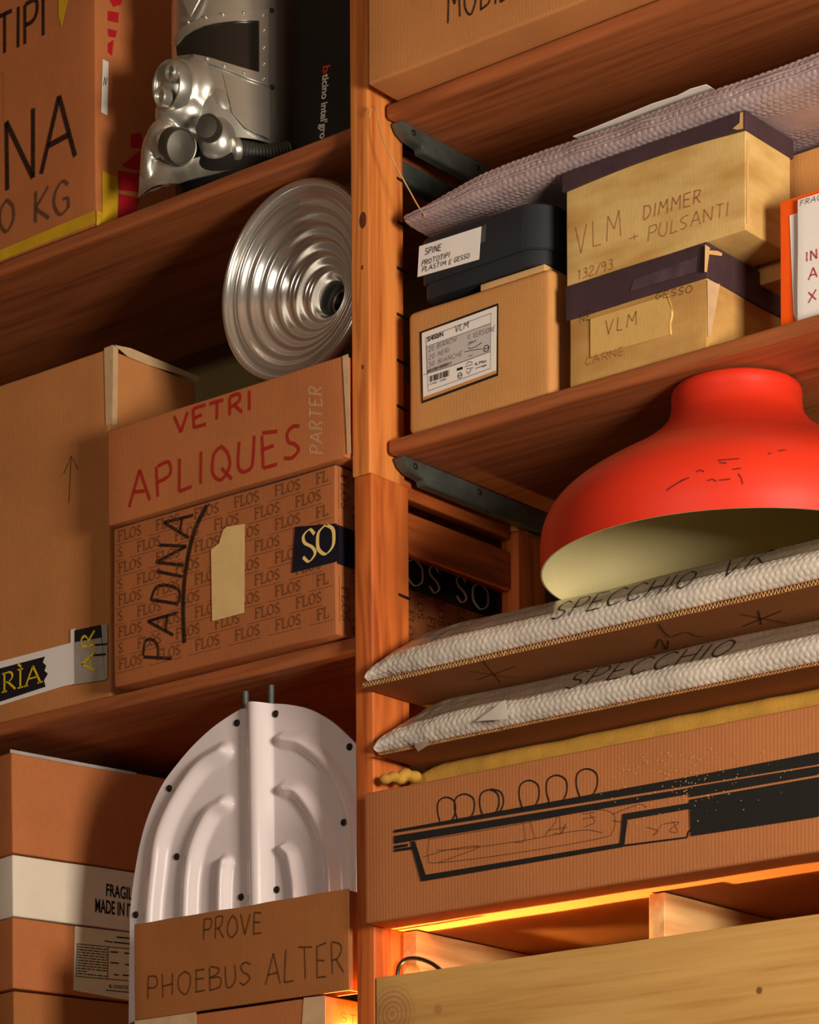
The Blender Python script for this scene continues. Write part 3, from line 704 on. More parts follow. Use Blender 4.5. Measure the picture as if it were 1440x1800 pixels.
write(bk, 'PLASTIM', q3, (742, 478), (783, 466), 8, .0015, 'black', .2, .05)
write(bk, 'E', q3, (789, 465), (793, 463), 7, .0015, 'black', .2, .05)
write(bk, 'GESSO', q3, (798, 461), (825, 453), 8, .0015, 'black', .2, .05)

# --- two yellowed shoe-box style boxes
Y = .06; x0 = Py(1001, 600, Y).x; x1 = Py(1243, 540, Y).x; zl1 = Py(997, 505, Y).z; zl0 = zl1 - .062
lo = thing('lidded_box', 'worn yellowed box with a plum lid under the larger yellowed box', 'box', ((x0 + x1) / 2, Y + .1, ZR2), 'yellowed lidded boxes')
V, Fc = rbox((x0, Y, ZR2 + .0016), (x1, Y + .24, zl1 - .004), .003, (10, 8, 6), .0014, 8, 3); ob('base', V, Fc, 'card_ochre2', lo, 45)
V, Fc = rbox((x0 - .005, Y - .004, zl0), (x1 + .004, Y + .245, zl1), .002, (12, 8, 3), .001, 8, 7); ob('lid', V, Fc, 'plum', lo, 45)
pl = front(Y, .0025)
patch(lo, 'paper_label', pl, [(1038, 561), (1169, 520), (1181, 548), (1179, 588), (1038, 627)], 'card_ochre_l', .0006)
strokes(lo, front(Y, .004), [[(1172, 516), (1181, 547), (1178, 570), (1179, 588)]], .003, 'liner_i', 'torn_edge', True)
write(lo, 'VLM', front(Y, .004), (1064, 588), (1118, 572), 24, .0016, 'pencil', .1, .05, gap=.4)
write(lo, 'NE', front(Y, .005), (1016, 566), (1036, 560), 14, .0016, 'pencil', .1, .05)
write(lo, 'GESSO', front(Y, .005), (1150, 526), (1214, 512), 12, .0016, 'pencil', .1, .05)
write(lo, 'CARNE', front(Y, .005), (1026, 642), (1094, 622), 13, .0014, 'faded_red', .1, .05)
patch(lo, 'clear_tape', side(x1, .002), [(1244, 492), (1266, 500), (1262, 522), (1250, 590), (1245, 592)], 'clear')
patch(lo, 'lid_scuff', front(Y - .004, .0018), [(1114, 492), (1226, 450), (1224, 478), (1108, 512)], 'plum_scuff', .0003)
patch(lo, 'torn_paper', side(x1 + .004, .0016), [(1240, 430), (1249, 436), (1247, 440), (1262, 441), (1270, 445), (1269, 450), (1247, 447), (1243, 478), (1239, 478)], 'liner', .0005)
Yd = .06; dx0 = Py(996, 430, Yd).x; dx1 = Py(1311, 300, Yd).x; dzb = zl1 + .0005; dzt = Py(1305, 197, Yd).z
di = thing('lidded_box', 'larger yellowed box with a plum lid and faded red handwriting', 'box', ((dx0 + dx1) / 2, Yd + .1, dzb), 'yellowed lidded boxes')
zl = dzt - .034
dd = .145
V, Fc = rbox((dx0, Yd, dzb), (dx1, Yd + dd, dzt - .003), .003, (12, 6, 8), .0012, 8, 9); ob('base', V, Fc, 'card_ochre', di, 45)
def sag(p):
    if p.z < zl + .01: p.z -= .008 * math.sin(math.pi * min(1, max(0, (p.x - dx0) / (dx1 - dx0)))) * -1
    return p
V, Fc = rbox((dx0 - .006, Yd - .005, zl), (dx1 + .004, Yd + dd + .005, dzt), .002, (14, 6, 3), .001, 8, 11, fn=sag); ob('lid', V, Fc, 'plum', di, 45)
pl = front(Yd, .003)
write(di, 'VLM', pl, (1012, 446), (1090, 416), 46, .0018, 'faded_red', 0, .05, gap=.35)
write(di, 'DIMMER', pl, (1128, 386), (1230, 356), 24, .0022, 'faded_red', .1, .05)
write(di, '+', pl, (1106, 428), (1122, 422), 20, .0016, 'faded_red')
write(di, 'PULSANTI', pl, (1138, 422), (1280, 378), 24, .0018, 'faded_red', .1, .06)
write(di, '132/93.', pl, (1014, 492), (1082, 470), 18, .0018, 'faded_red', .1, .05)
patch(di, 'torn_corner', side(dx1, .001), [(1313, 245), (1318, 248), (1316, 300), (1318, 345), (1319, 392), (1313, 393)], 'liner', .0006)
patch(di, 'torn_paper', front(Yd - .005, .0016), [(1301, 198), (1306, 197), (1306, 226), (1296, 228), (1288, 226), (1300, 216)], 'liner', .0006)
M_extra = None

# --- things at the right end of that shelf
Y = .205; a = Py(1400, 300, Y)
dk = carton('cardboard_carton', 'tan carton behind the larger yellowed box at the right', 'box', 'card_gold', a.x - .1, a.x + .42, Y + .02, .3, ZR2 + .16, Pz(1400, 250, 3.83).z, .003, .001, group=CG, seed=22)
db = carton('cardboard_carton', 'dark shaded carton behind the orange folder, low on the shelf', 'box', 'card_dark', a.x - .16, a.x + .42, Y + .11, .28, ZR2, ZR2 + .1595, .003, .001, group=CG, seed=23)
Y = .09; x0 = Py(1372, 460, Y).x; zt = Py(1367, 357, Y).z
of = thing('card_folder', 'bright orange card folder leaning beside the handwritten white sheet', 'folder', (x0 + .1, Y, ZR2))
V, Fc = rbox((x0, Y, ZR2), (x0 + .24, Y + .012, zt), .001, (6, 1, 6), .0006, 7, 5); ob('cover', V, Fc, 'orange_card', of, 45)
patch(of, 'paper_sheet', front(Y, .0016), [(1388, 379), (1402, 374), (1402, 566), (1395, 552)], 'paper')
Y = .08; x0 = Py(1402, 450, Y).x; zt = Py(1400, 352, Y).z
ws = thing('paper_sheet', 'white sheet with red marker letters in front of the orange folder', 'paper', (x0 + .1, Y, ZR2))
V, Fc = rbox((x0, Y, ZR2 + .0), (x0 + .21, Y + .004, zt), .0008, (14, 1, 14), .0014, 9, 8); ob('sheet', V, Fc, 'paper', ws, 60)
pl = front(Y, .0045)
write(ws, 'INTER', pl, (1415, 459), (1480, 440), 17, .0028, 'red', 0, .04)
write(ws, 'A', pl, (1420, 491), (1435, 486), 19, .0028, 'red', 0, .03)
write(ws, 'X', pl, (1420, 531), (1433, 526), 18, .0028, 'red', 0, .03)
write(ws, 'FRAG', pl, (1404, 361), (1442, 349), 9, .0014, 'pencil', .2, .05)
# ------------------------------------------------------------------ stacked cartons, lower left (turned a little on their shelf)
DL = R(11); c0 = Py(21, 1320, .03)
PVT = (c0.x, c0.y, 0); NS = Vector((math.cos(DL), -math.sin(DL), 0)); ES = Vector((math.sin(DL), math.cos(DL), 0))
def spl(off=.0015): return (Vector((c0.x, c0.y, 0)) + NS * off, NS)
def sz(u, v): return on(spl(0), u, v).z
zA1 = sz(31, 1321); zA0 = sz(130, 1517); zB0 = sz(133, 1626); zC0 = sz(130, 1752)
def turned(label, mat, z0, z1, inset, seed, n=(6, 10, 6), nm='cardboard_carton', amp=.0015):
    return carton(nm, label, 'box', mat, c0.x - .35, c0.x - inset, c0.y + inset, .56, z0, z1, .004, amp, n, seed, CG if 'brown' in label else None, -DL, PVT)
sA = turned('plain brown carton on top of the lower left stack', 'card_red', zA0 + .0005, zA1, 0, 31)
patch(sA, 'grey_tape', spl(.0022), [(18, 1323), (120, 1342), (240, 1363), (240, 1358), (120, 1336), (18, 1317)], 'grey_tape')
sB = turned('flat white carton marked fragile in the lower left stack', 'white_card', zB0 + .0005, zA0, .0, 32, amp=.0008)
sC = turned('reddish brown carton with a white printed label in the lower left stack', 'card_red', zC0 + .0005, zB0, .0, 33)
sD = turned('brown carton at the base of the lower left stack', 'card_dark', ZL3, zC0, .002, 34)
pl = spl(.002)
printed(sB, 'FRAGILE', pl, (187, 1574), (240, 1583), 21, 'black_solid', bold=.02)
printed(sB, 'MADE IN ITALY', pl, (168, 1602), (258, 1616), 23, 'black_solid', bold=.02)
patch(sC, 'paper_label', pl, [(132, 1628), (250, 1642), (250, 1763), (129, 1741)], 'paper_old')
q3 = spl(.0032)
strokes(sC, q3, [[(136, 1659), (240, 1669)], [(134, 1716), (240, 1725)], [(136, 1659), (134, 1716)], [(190, 1665), (189, 1720)]], .0014, 'black_solid', 'label_rule')
rb = random.Random(5)
for k in range(11):
    y = 1664 + k * 4.7; x = 137; segs = []
    while x < (187 if k != 9 else 150):
        l_ = rb.uniform(4, 11); segs.append([(x, y + (x - 137) * .1), (min(x + l_, 188), y + (min(x + l_, 188) - 137) * .1)]); x += l_ + 1.6
    strokes(sC, q3, segs, .0019, 'black_solid', 'printed_line')
strokes(sC, q3, [[(205, 1647), (235, 1650)], [(184, 1654), (198, 1656)], [(200, 1656), (236, 1660)], [(194, 1673), (208, 1674)], [(219, 1675), (236, 1677)], [(194, 1692), (209, 1693)], [(220, 1695), (236, 1697)], [(200, 1713), (208, 1714)], [(216, 1714), (228, 1715)]], .0026, 'black_solid', 'printed_note')
printed(sC, 'IL COCCO', q3, (192, 1736), (229, 1739), 5.5, 'black_solid', bold=.02)
strokes(sC, q3, [[(186, 1740), (234, 1745)]], .0018, 'black_solid', 'printed_line')

# ------------------------------------------------------------------ bottom left: carton, flat carton, white moulded panel
Y = 0.0; x0 = Py(232, 1795, Y).x; x1 = Py(572, 1775, Y).x; zt = Py(570, 1749, Y).z
lb = carton('cardboard_carton', 'taped brown carton at the bottom, lit yellow on its right side', 'box', 'card_red', x0, x1, Y, .45, ZL3, zt, .005, .001, group=CG, seed=41)
patch(lb, 'clear_tape', front(Y, .0018), [(237, 1793), (345, 1777), (345, 1810), (237, 1810)], 'clear')
patch(lb, 'clear_tape', front(Y, .0018), [(534, 1754), (572, 1750), (572, 1810), (530, 1810)], 'clear')
write(lb, 'ST', side(x1, .002), (600, 1796), (628, 1802), 17, .002, 'pencil', 0, .04)
Y = -.005; px0 = Py(236, 1700, Y).x; px1 = Py(613, 1650, Y).x; zp = Py(613, 1561, Y).z
pv = thing('cardboard_carton', 'flat open brown carton with two lines of pencilled names', 'box', ((px0 + px1) / 2, Y + .03, zt), CG)
def prx(p):
    if p.z > zp - .05: p.z += .004 * noise.noise(Vector((p.x * 9, 0, 3)))
    return p
V, Fc = rbox((px0, Y, zt + .0017), (px1, Y + .005, zp), .0015, (24, 1, 12), .0012, 6, 4, fn=prx); ob('front_panel', V, Fc, 'card_dark', pv, 45)
V, Fc = rbox((px0, Y + .0055, zt + .0017), (px0 + .005, Y + .0445, zp - .02), .0015, (1, 4, 6), .0008, 6, 4); ob('end_panel', V, Fc, 'card_dark', pv, 45)
V, Fc = rbox((px1 - .005, Y + .0055, zt + .0017), (px1, Y + .0445, zp - .004), .0015, (1, 4, 6), .0008, 6, 5); ob('end_panel', V, Fc, 'card_dark', pv, 45)
V, Fc = rbox((px0 + .006, Y + .040, zt + .0015), (px1 - .006, Y + .0445, zp - .03), .0015, (8, 1, 6), .0008, 6, 6); ob('back_panel', V, Fc, 'card_dark', pv, 45)
pl = front(Y, .0022)
write(pv, 'PROVE', pl, (357, 1652), (460, 1640), 37, .0035, 'pencil', .02, .05)
write(pv, 'PHOEBUS', pl, (258, 1756), (440, 1730), 40, .0035, 'pencil', .02, .05)
write(pv, 'ALTER', pl, (466, 1732), (602, 1710), 56, .0035, 'pencil', .02, .05)
# panel: moulded white plastic with raised arcs
YP = .082; OUT = [(226, 1800), (227, 1700), (228, 1650), (229, 1600), (236, 1540), (247, 1480), (262, 1430), (285, 1380), (310, 1345), (340, 1310), (375, 1278), (410, 1254), (430, 1243), (440, 1238), (480, 1237), (510, 1239), (545, 1247), (580, 1266), (610, 1292), (640, 1325), (665, 1370), (685, 1430), (697, 1500), (703, 1580), (706, 1650), (706, 1700), (706, 1745)]
ARC = [([(396, 1321), (353, 1350), (312, 1410), (286, 1471), (277, 1535), (270, 1605), (268, 1680)], 19), ([(397, 1413), (372, 1433), (347, 1487), (337, 1541), (334, 1599), (333, 1680)], 18), ([(400, 1516), (397, 1535), (395, 1583), (394, 1680)], 15),
       ([(502, 1301), (535, 1308), (577, 1340), (609, 1388), (626, 1445), (634, 1520), (634, 1620)], 18), ([(505, 1388), (529, 1394), (558, 1433), (580, 1493), (586, 1551), (587, 1650)], 17), ([(504, 1492), (516, 1506), (523, 1541), (526, 1573), (527, 1660)], 14)]
ARC = [([Vector(p) for p in crom([(a, b, 0) for a, b in A_], 6)], r) for A_, r in ARC]
def hgt(u, v):
    p = Vector((u, v, 0)); h = 0
    for A_, r in ARC:
        d = 1e9
        for a, b in zip(A_, A_[1:]):
            ab = b - a; t = max(0, min(1, (p - a).dot(ab) / ab.length_squared)); d = min(d, (p - a - ab * t).length)
        d /= r
        if d < 1.08: h = max(h, .019 * (.5 + .5 * math.cos(math.pi * min(1, d / 1.08))))
    ub = 455.5 + (v - 1237) * .012; d = abs(u - ub) / 21
    if d < 1.15: h = max(h, .024 * (.5 + .5 * math.cos(math.pi * min(1, d / 1.15))) ** .55)
    return h
wp = thing('moulded_panel', 'white glossy domed plastic panel with raised arcs and black screws', 'panel', (Py(460, 1600, YP).x, YP, zt))
op = crom([(a, b, 0) for a, b in OUT], 9); cen = Vector((466, 1690, 0)); V = []; Fc = []; NR = 150; zlim = zt + .0015
for i, p in enumerate(op):
    for j in range(NR + 1):
        q = cen + (p - cen) * (j / NR); w3 = Py(q.x, q.y, YP); w3.z = max(w3.z, zlim); w3.x = min(w3.x, -.004)
        V.append(Vector((w3.x, YP - hgt(q.x, q.y), w3.z)))
NO = len(op)
for i in range(NO - 1):
    for j in range(NR): a = i * (NR + 1) + j; Fc.append((a, a + NR + 1, a + NR + 2, a + 1))
nb = len(V)                                       # thickness of the rim
for i in range(NO): V.append(V[i * (NR + 1) + NR] + Vector((0, .006, 0)))
for i in range(NO - 1): a = i * (NR + 1) + NR; Fc.append((a, a + NR + 1, nb + i + 1, nb + i))
ob('moulded_shell', V, Fc, 'plastic', wp, 60)
for (u, v) in ((417, 1271), (485, 1255), (298, 1386), (615, 1313), (605, 1446), (311, 1506), (424, 1577), (487, 1564), (239, 1608)):
    p = Py(u, v, YP - hgt(u, v)); V, Fc = lathe([(0, .0045), (.0025, .0045), (.0065, .003), (.0075, 0)], p, (0, -1, 0), 14); ob('screw', V, Fc, 'dark_steel', wp, 50)
for (u, v0, v1) in ((432, 1216, 1243), (477, 1205, 1238)):
    a = Py(u, v0, YP + .004); b = Py(u, v1 + 3, YP + .004); V, Fc = tube([(b.x, YP + .004, b.z), (b.x, YP + .004, a.z)], .0068, 14); ob('tube_stub', V, Fc, 'steel', wp, 50)

# ------------------------------------------------------------------ ringed metal dish on the red-lettered carton
RD = .197; c = Py(387, 500, .075); c.x += RD; ap_top = Py(610, 621, -.012).z; c.z = ap_top + RD + .0225
ds = thing('metal_dish', 'round silver dish of concentric spun rings beside the wooden post', 'dish', (c.x, c.y, c.z - RD))
prof = []
for k in range(9): a = math.pi * k / 8; prof.append((RD - .012 + .012 * math.sin(a), .012 - .0 - .012 * math.cos(a) ))
prof = [(.05, .177), (.1, .14), (.15, .1), (RD - .006, .03)] + [(RD - .009 + .009 * math.cos(a), .012 - .014 * math.sin(a)) for a in [math.pi * k / 10 for k in range(-3, 11)]]
r0 = RD - .026; N_ = 170
for k in range(N_ + 1):
    t = k / N_; r_ = r0 + (.034 - r0) * t
    prof.append((r_, .011 + .105 * t ** 1.25 - .0056 * (.5 - .5 * math.cos(2 * math.pi * 6 * t))))
prof += [(.0325, .125), (.032, .17)]
ax = Vector((.0, 1, .0)); V, Fc = lathe(prof, c, ax, 128); o = ob('ringed_shell', V, Fc, 'alu', ds, 60)
V, Fc = lathe([(0, .1685), (.031, .1685), (.031, .175)], c, ax, 32); ob('socket', V, Fc, 'glass_dark', ds, 60)
V, Fc = lathe([(.0225, .148), (.0255, .146), (.0285, .148), (.0285, .168)], c, ax, 40); ob('socket_ring', V, Fc, 'silver_dark', ds, 60)

V, Fc = rbox((c.x - .07, .05, ap_top + .0006), (c.x + .07, .19, ap_top + .0222), .004, (8, 6, 3), .0004, 9, 2)
tag(ob('folded_cardboard', V, Fc, 'card_dark', None, 45), 'folded strip of cardboard under the ringed silver dish', 'cardboard')
# ------------------------------------------------------------------ silver helmet with breathing mask
HC = Py(410, 150, .17); HR = .125; TC = Vector((-FW.x, -FW.y, 0)); TR_ = RT.copy()
hm = thing('mask_helmet', 'silver helmet with riveted visor, snout, round filters and ribbed hose', 'helmet', (HC.x, HC.y, ZL1))
SPX = HR / (Py(411, 150, .17) - Py(410, 150, .17)).dot(RT) if False else 225 / 2
def hs(u, v, off=0.0, squash=1.0):
    """point on the helmet's cylindrical shell behind pixel (u, v)"""
    d = ray(u, v); d2 = Vector((d.x, d.y)); o2 = Vector((CAM.x - HC.x, CAM.y - HC.y)); rr = HR + off
    A_ = d2.dot(d2); B_ = 2 * o2.dot(d2); C_ = o2.dot(o2) - rr * rr; D_ = B_ * B_ - 4 * A_ * C_
    t = (-B_ - math.sqrt(max(D_, 0))) / (2 * A_); return CAM + d * t
zv = lambda v: HC.z + (150 - v) / 225 * 2 * HR
prof = [(HR * .93, zv(292) - HC.z), (HR * .985, zv(240) - HC.z), (HR, zv(190) - HC.z), (HR, zv(30) - HC.z), (HR * .985, zv(0) - HC.z), (HR * .9, zv(-40) - HC.z), (HR * .7, zv(-70) - HC.z), (HR * .4, zv(-88) - HC.z), (.001, zv(-94) - HC.z)]
prof = [(p.x, p.y) for p in crom([(a, b, 0) for a, b in prof], 5)]
V, Fc = lathe(prof, HC, (0, 0, 1), 72); ob('helmet_shell', V, Fc, 'silver', hm, 60)
def shell_grid(top, bot, off, nu=28, nv=10):
    """curved sheet on the shell between two pixel curves"""
    def ev(c_, t):
        f = t * (len(c_) - 1); i = min(int(f), len(c_) - 2); g = f - i; return (c_[i][0] * (1 - g) + c_[i + 1][0] * g, c_[i][1] * (1 - g) + c_[i + 1][1] * g)
    V = []; Fc = []
    for i in range(nu + 1):
        a = ev(top, i / nu); b = ev(bot, i / nu)
        for j in range(nv + 1):
            k = j / nv; V.append(hs(a[0] * (1 - k) + b[0] * k, a[1] * (1 - k) + b[1] * k, off))
    n1 = len(V)
    for p in list(V): d = Vector((p.x - HC.x, p.y - HC.y, 0)).normalized(); V.append(p - d * .004)
    for i in range(nu):
        for j in range(nv):
            q = (i * (nv + 1) + j, i * (nv + 1) + j + 1, (i + 1) * (nv + 1) + j + 1, (i + 1) * (nv + 1) + j); Fc.append(q)
    ed = [i * (nv + 1) for i in range(nu + 1)] + [nu * (nv + 1) + j for j in range(1, nv + 1)] + [i * (nv + 1) + nv for i in range(nu - 1, -1, -1)] + [j for j in range(nv - 1, 0, -1)]
    for a, b in zip(ed, ed[1:] + ed[:1]): Fc.append((a, b, b + n1, a + n1))
    return V, Fc
gt = [(309, 80), (322, 64), (337, 54), (358, 45), (379, 40), (424, 35), (456, 36)]; gb = [(311, 98), (325, 96), (340, 95), (366, 100), (385, 106), (424, 118), (456, 127)]
ob('visor_glass', *shell_grid(gt, gb, .0018), 'glass_dark', hm, 60)
ot = [(300, 76), (314, 54), (331, 41), (355, 31), (392, 24), (430, 19), (472, 16)]
V, Fc = join([shell_grid(ot, gt, .0075), shell_grid([(456, 36), (464, 24), (472, 16)], [(456, 127), (464, 140), (472, 149)], .0075, 6), shell_grid(gb[2:], [(340, 104), (372, 112), (400, 122), (440, 138), (472, 149)], .0075)])
fr = ob('visor_frame', V, Fc, 'silver', hm, 60)
RV = [(410, 122), (505, 95), (600, 78), (715, 72), (825, 82), (830, 165), (830, 260), (830, 350), (828, 432), (513, 322), (607, 362), (718, 402)]
for (a, b) in RV:
    p = hs(200 + a / 3.13, b / 3.13, .0078); V, Fc = ellipsoid(p, .0036, .0036, .0036, None, 10, 6); ob('rivet', V, Fc, 'silver', fr, 60)
for (a, b) in ((868, 57), (870, 480)):
    p = hs(200 + a / 3.13, b / 3.13, .001); V, Fc = ellipsoid(p, .005, .005, .005, None, 12, 6); ob('screw', V, Fc, 'dark_steel', hm, 60)
ob('brow_plate', *shell_grid([(318, -14), (332, -40), (372, -60)], [(322, 4), (334, 29), (352, -4)], .012, 12, 6), 'silver', hm, 60)
ob('cheek_plate', *shell_grid([(392, 128), (430, 142), (474, 157)], [(408, 196), (432, 224), (474, 244)], .004, 14, 10), 'silver', hm, 60)
PXM = 2 * HR / 225
def hp(u, v, fwd):
    """point at pixel (u, v), fwd metres nearer to the viewer than the helmet axis"""
    p = HC + TC * fwd; return hit(u, v, p, TC)
def el(u, v, fwd, a, b, c_, roll=0):
    B = Matrix((TR_, Vector((0, 0, 1)), TC)).transposed() @ Matrix.Rotation(R(roll), 3, 'Z')
    return ellipsoid(hp(u, v, fwd), a * PXM, b * PXM, c_ * PXM, B)
parts = [el(354, 162, .06, 56, 66, 62), el(322, 156, .085, 46, 52, 48), el(396, 192, .075, 36, 62, 46, 28), el(326, 204, .062, 56, 44, 56),
         el(291, 250, .07, 36, 40, 42), el(384, 248, .1, 37, 41, 36), el(408, 262, .1, 17, 21, 19), el(264, 285, .05, 17, 52, 36), el(345, 240, .05, 50, 36, 44)]
V, Fc = remeshed(parts, .0036, 9)
V = [v if v.z > ZL1 + .003 else Vector((v.x, v.y, ZL1 + .003)) for v in V]
ob('breathing_mask', V, Fc, 'silver', hm, 180)
sk_t = crom([(248, 262, .06), (285, 285, .09), (318, 292, .1), (350, 276, .1), (400, 284, .1), (438, 284, .09)], 6); sk_b = crom([(243, 350, .07), (262, 352, .11), (285, 334, .13), (332, 316, .13), (405, 299, .12), (444, 288, .1)], 6)
V = []; Fc = []; m_ = 8
for a, b in zip(sk_t, sk_b):
    for j in range(m_ + 1):
        q = a.lerp(b, j / m_); V.append(hp(q.x, q.y, q.z - .012 * math.sin(math.pi * j / m_)))
for i in range(len(sk_t) - 1):
    for j in range(m_): a = i * (m_ + 1) + j; Fc.append((a, a + m_ + 1, a + m_ + 2, a + 1))
n1 = len(V); V += [v - TC * .004 for v in V]; Fc += [tuple(x + n1 for x in q[::-1]) for q in Fc]
V = [v if v.z > ZL1 + .002 else Vector((v.x, v.y, ZL1 + .002)) for v in V]
ob('neck_skirt', V, Fc, 'silver', hm, 60)
AXN = (TC * .66 - TR_ * .74 + Vector((0, 0, -.12))).normalized()
def disc(u, v, fwd, r, ax, name, mat, prof, seg=40):
    V, Fc = lathe([(a * r, b * r) for a, b in prof], hp(u, v, fwd), ax, seg); return ob(name, V, Fc, mat, hm, 50)
CUP = [(1.12, -.55), (1.12, .05), (1.05, .14), (.95, .12), (.86, -.02), (.8, -.28), (0, -.34)]
disc(296, 150, .125, .043, AXN, 'nose_cup', 'silver', CUP)
disc(303, 127, .152, .016, AXN, 'nose_valve', 'silver', [(1.1, -.8), (1.1, .3), (.9, .45), (.6, .3), (.5, -.3), (0, -.35)])
disc(284, 170, .14, .017, AXN, 'nose_valve', 'silver', [(1.1, -.8), (1.1, .2), (.9, .35), (.7, .2), (.6, -.1), (0, -.12)])
FIL = [(1.05, -.9), (1.05, 0), (1.0, .08), (.93, .06), (.9, -.03), (.4, .03), (0, .04)]
AX1 = (TC * .73 + TR_ * .5 - Vector((0, 0, .4))).normalized(); AX2 = (TC * .85 - TR_ * .25 - Vector((0, 0, .1))).normalized()
disc(318, 258, .135, .034, AX1, 'filter_cap', 'silver_dark', FIL)
disc(364, 222, .158, .024, AX2, 'filter_cap', 'silver_dark', FIL)
hose = []; n_ = 60; a = hp(418, 263, .11); b = hp(506, 262, .06); rads = []
for k in range(n_ + 1):
    t = k / n_; p = a.lerp(b, t); p.z -= .006 * math.sin(math.pi * t); hose.append(p); rads.append((.0185 - .004 * t) * (1 + .09 * math.cos(t * 2 * math.pi * 15)))
ob('ribbed_hose', *tube(hose, rads, 20), 'hose', hm, 80)
disc(415, 263, .112, .021, (b - a).normalized(), 'hose_collar', 'silver', [(.2, -.5), (1.0, -.45), (1.12, -.1), (1.1, .18), (.95, .25), (.3, .25)])
V, Fc = lathe([(HR * .93, zv(296) - HC.z), (HR * .96, ZL1 + .001 - HC.z)], HC, (0, 0, 1), 48); ob('neck_lining', V, Fc, 'black_gloss', hm, 60)

# ------------------------------------------------------------------ long bubble-wrapped parcel lying on the boxes
def hexb(x, y, p, rr=.46):
    """height (0..1) of bubble-wrap cells on a hexagonal lattice of pitch p"""
    ry = p * .866; j0 = math.floor(y / ry); best = 9; cell = (0, 0)
    for j in (j0, j0 + 1):
        ox = (j % 2) * p / 2; i0 = math.floor((x - ox) / p)
        for i in (i0, i0 + 1):
            jx = .1 * p * math.sin(i * 7.1 + j * 3.3); jy = .1 * p * math.cos(i * 5.3 + j * 9.1)
            d_ = math.hypot(x - ox - i * p - jx, y - j * ry - jy)
            if d_ < best: best = d_; cell = (i, j)
    q = best / (p * rr); k = .55 + .45 * abs(math.sin(cell[0] * 12.9 + cell[1] * 78.2) * 43.7 % 1)
    return (1 - q ** 3) * k if q < 1 else 0
def wrapped(name, x0, x1, nx, prof, ends, mat, parent, cell=.0115, amp=.0028, mask=None, seed=0, wav=.004, crumple=0, film=None, zmin=0, zmax=9, dense=.19):
    """skin swept along X over a profile [(y, z)]; 'ends' scales the section along x"""
    pr = crom([(a, b, 0) for a, b in prof], 8); L_ = [0]
    for a, b in zip(pr, pr[1:]): L_.append(L_[-1] + (b - a).length)
    cs = []; ss = []; s = 0
    while s < L_[-1]: ss.append(s); s += .0017 if s < dense else .012
    for s in ss + [L_[-1]]:
        i = 0
        while i < len(L_) - 2 and L_[i + 1] < s: i += 1
        g = (s - L_[i]) / max(1e-9, L_[i + 1] - L_[i]); cs.append((s, pr[i].lerp(pr[i + 1], g), (pr[i + 1] - pr[i]).normalized()))
    V, Fc = [], []
    for i in range(nx + 1):
        x = x0 + (x1 - x0) * i / nx; sy, szz = ends((x - x0), (x1 - x))
        for (s, p, d) in cs:
            m_ = 1 if mask is None else mask(s, p); nrm = Vector((0, -d.y, d.x)); nrm = Vector((0, d.y * -1, d.x))
            h = hexb(x, s, cell) * amp * m_
            e_ = 1 + 3.2 * max(0, 1 - (x - x0) / crumple) if crumple else 1
            h += e_ * wav * noise.noise(Vector((x * 6 + seed, s * 9, seed))) + wav * .25 * (e_ - .6) * noise.noise(Vector((x * 40 + seed, s * 40, seed)))
            yy = p.x + (-d.y) * h; z_ = p.y + d.x * h
            V.append(Vector((x, prof[0][0] + (yy - prof[0][0]) * sy, min(zmax, max(zmin, prof[0][1] + (z_ - prof[0][1]) * szz)))))
    k = len(cs)
    for i in range(nx):
        for j in range(k - 1): a = i * k + j; Fc.append((a, a + k, a + k + 1, a + 1))
    Fc.append(tuple(range(k))); Fc.append(tuple(nx * k + j for j in range(k))[::-1])
    o = ob(name, V, Fc, mat, parent, 70, mats=['film'])
    if film:
        for i in range(nx):
            for j in range(k - 1):
                if cs[j][0] > film + .012 * noise.noise(Vector((i * .015, seed, 0))): o.data.polygons[i * (k - 1) + j].material_index = 1
    return o
zp0 = dzt + .001; YB = .05; xb0 = Py(713, 400, YB).x
bp = thing('wrapped_parcel', 'long thin parcel in violet bubble wrap lying across the boxes', 'parcel', (.8, .2, zp0))
pr = [(YB + .33, zp0 + .004), (YB + .2, zp0 + .002), (YB + .05, zp0 + .003), (YB + .008, zp0 + .010), (YB - .004, zp0 + .026), (YB - .002, zp0 + .042), (YB + .012, zp0 + .052), (YB + .1, zp0 + .056), (YB + .33, zp0 + .055)]
pr2 = [(YB, zp0)] + pr
def end1(a, b): t = min(1, a / .22); t = t * t * (3 - 2 * t); return 1, .42 + .58 * t
o = wrapped('bubble_wrap', xb0, 1.5, 950, pr, end1, 'bubble_violet', bp, .0125, .0015, seed=3, wav=.003, zmin=zp0 + .002, zmax=zp0 + .0595, dense=.40)
for (zz, nm) in ((.022, 0), (.034, 1)):                # overlapping sheet edges along the front
    pts = [(xb0 + .01 + k * .02, YB - .0065 - .002 * math.sin(k), zp0 + zz * (.45 + .55 * min(1, k / 11)) + .001 * math.sin(k * 1.7)) for k in range(50)]
    ob('sheet_fold', *tube(pts, .0022, 6), 'bubble_violet', bp, 60)
zpp = zp0 + .0545
xa = Py(1003, 250, YB).x; xb = Py(1232, 180, YB).x
sh_ = [(xa, YB + .008), (xa + .18, YB - .003), (xb - .05, YB + .0), (xb - .02, YB - .004), (xb + .012, YB + .0), (xb + .02, YB + .2), (xa + .02, YB + .2)]
V = [(x, y, zpp + .0062 + (.002 if i in (3, 4) else .001 * math.sin(i))) for i, (x, y) in enumerate(sh_)]; V += [(x, y, z + .0012) for x, y, z in V]; k = len(sh_)
tag(ob('paper_sheet', V, [tuple(range(k))[::-1], tuple(range(k, 2 * k))] + [(i, (i + 1) % k, (i + 1) % k + k, i + k) for i in range(k)], 'paper'), 'white sheet of paper lying on the violet bubble-wrapped parcel', 'paper')

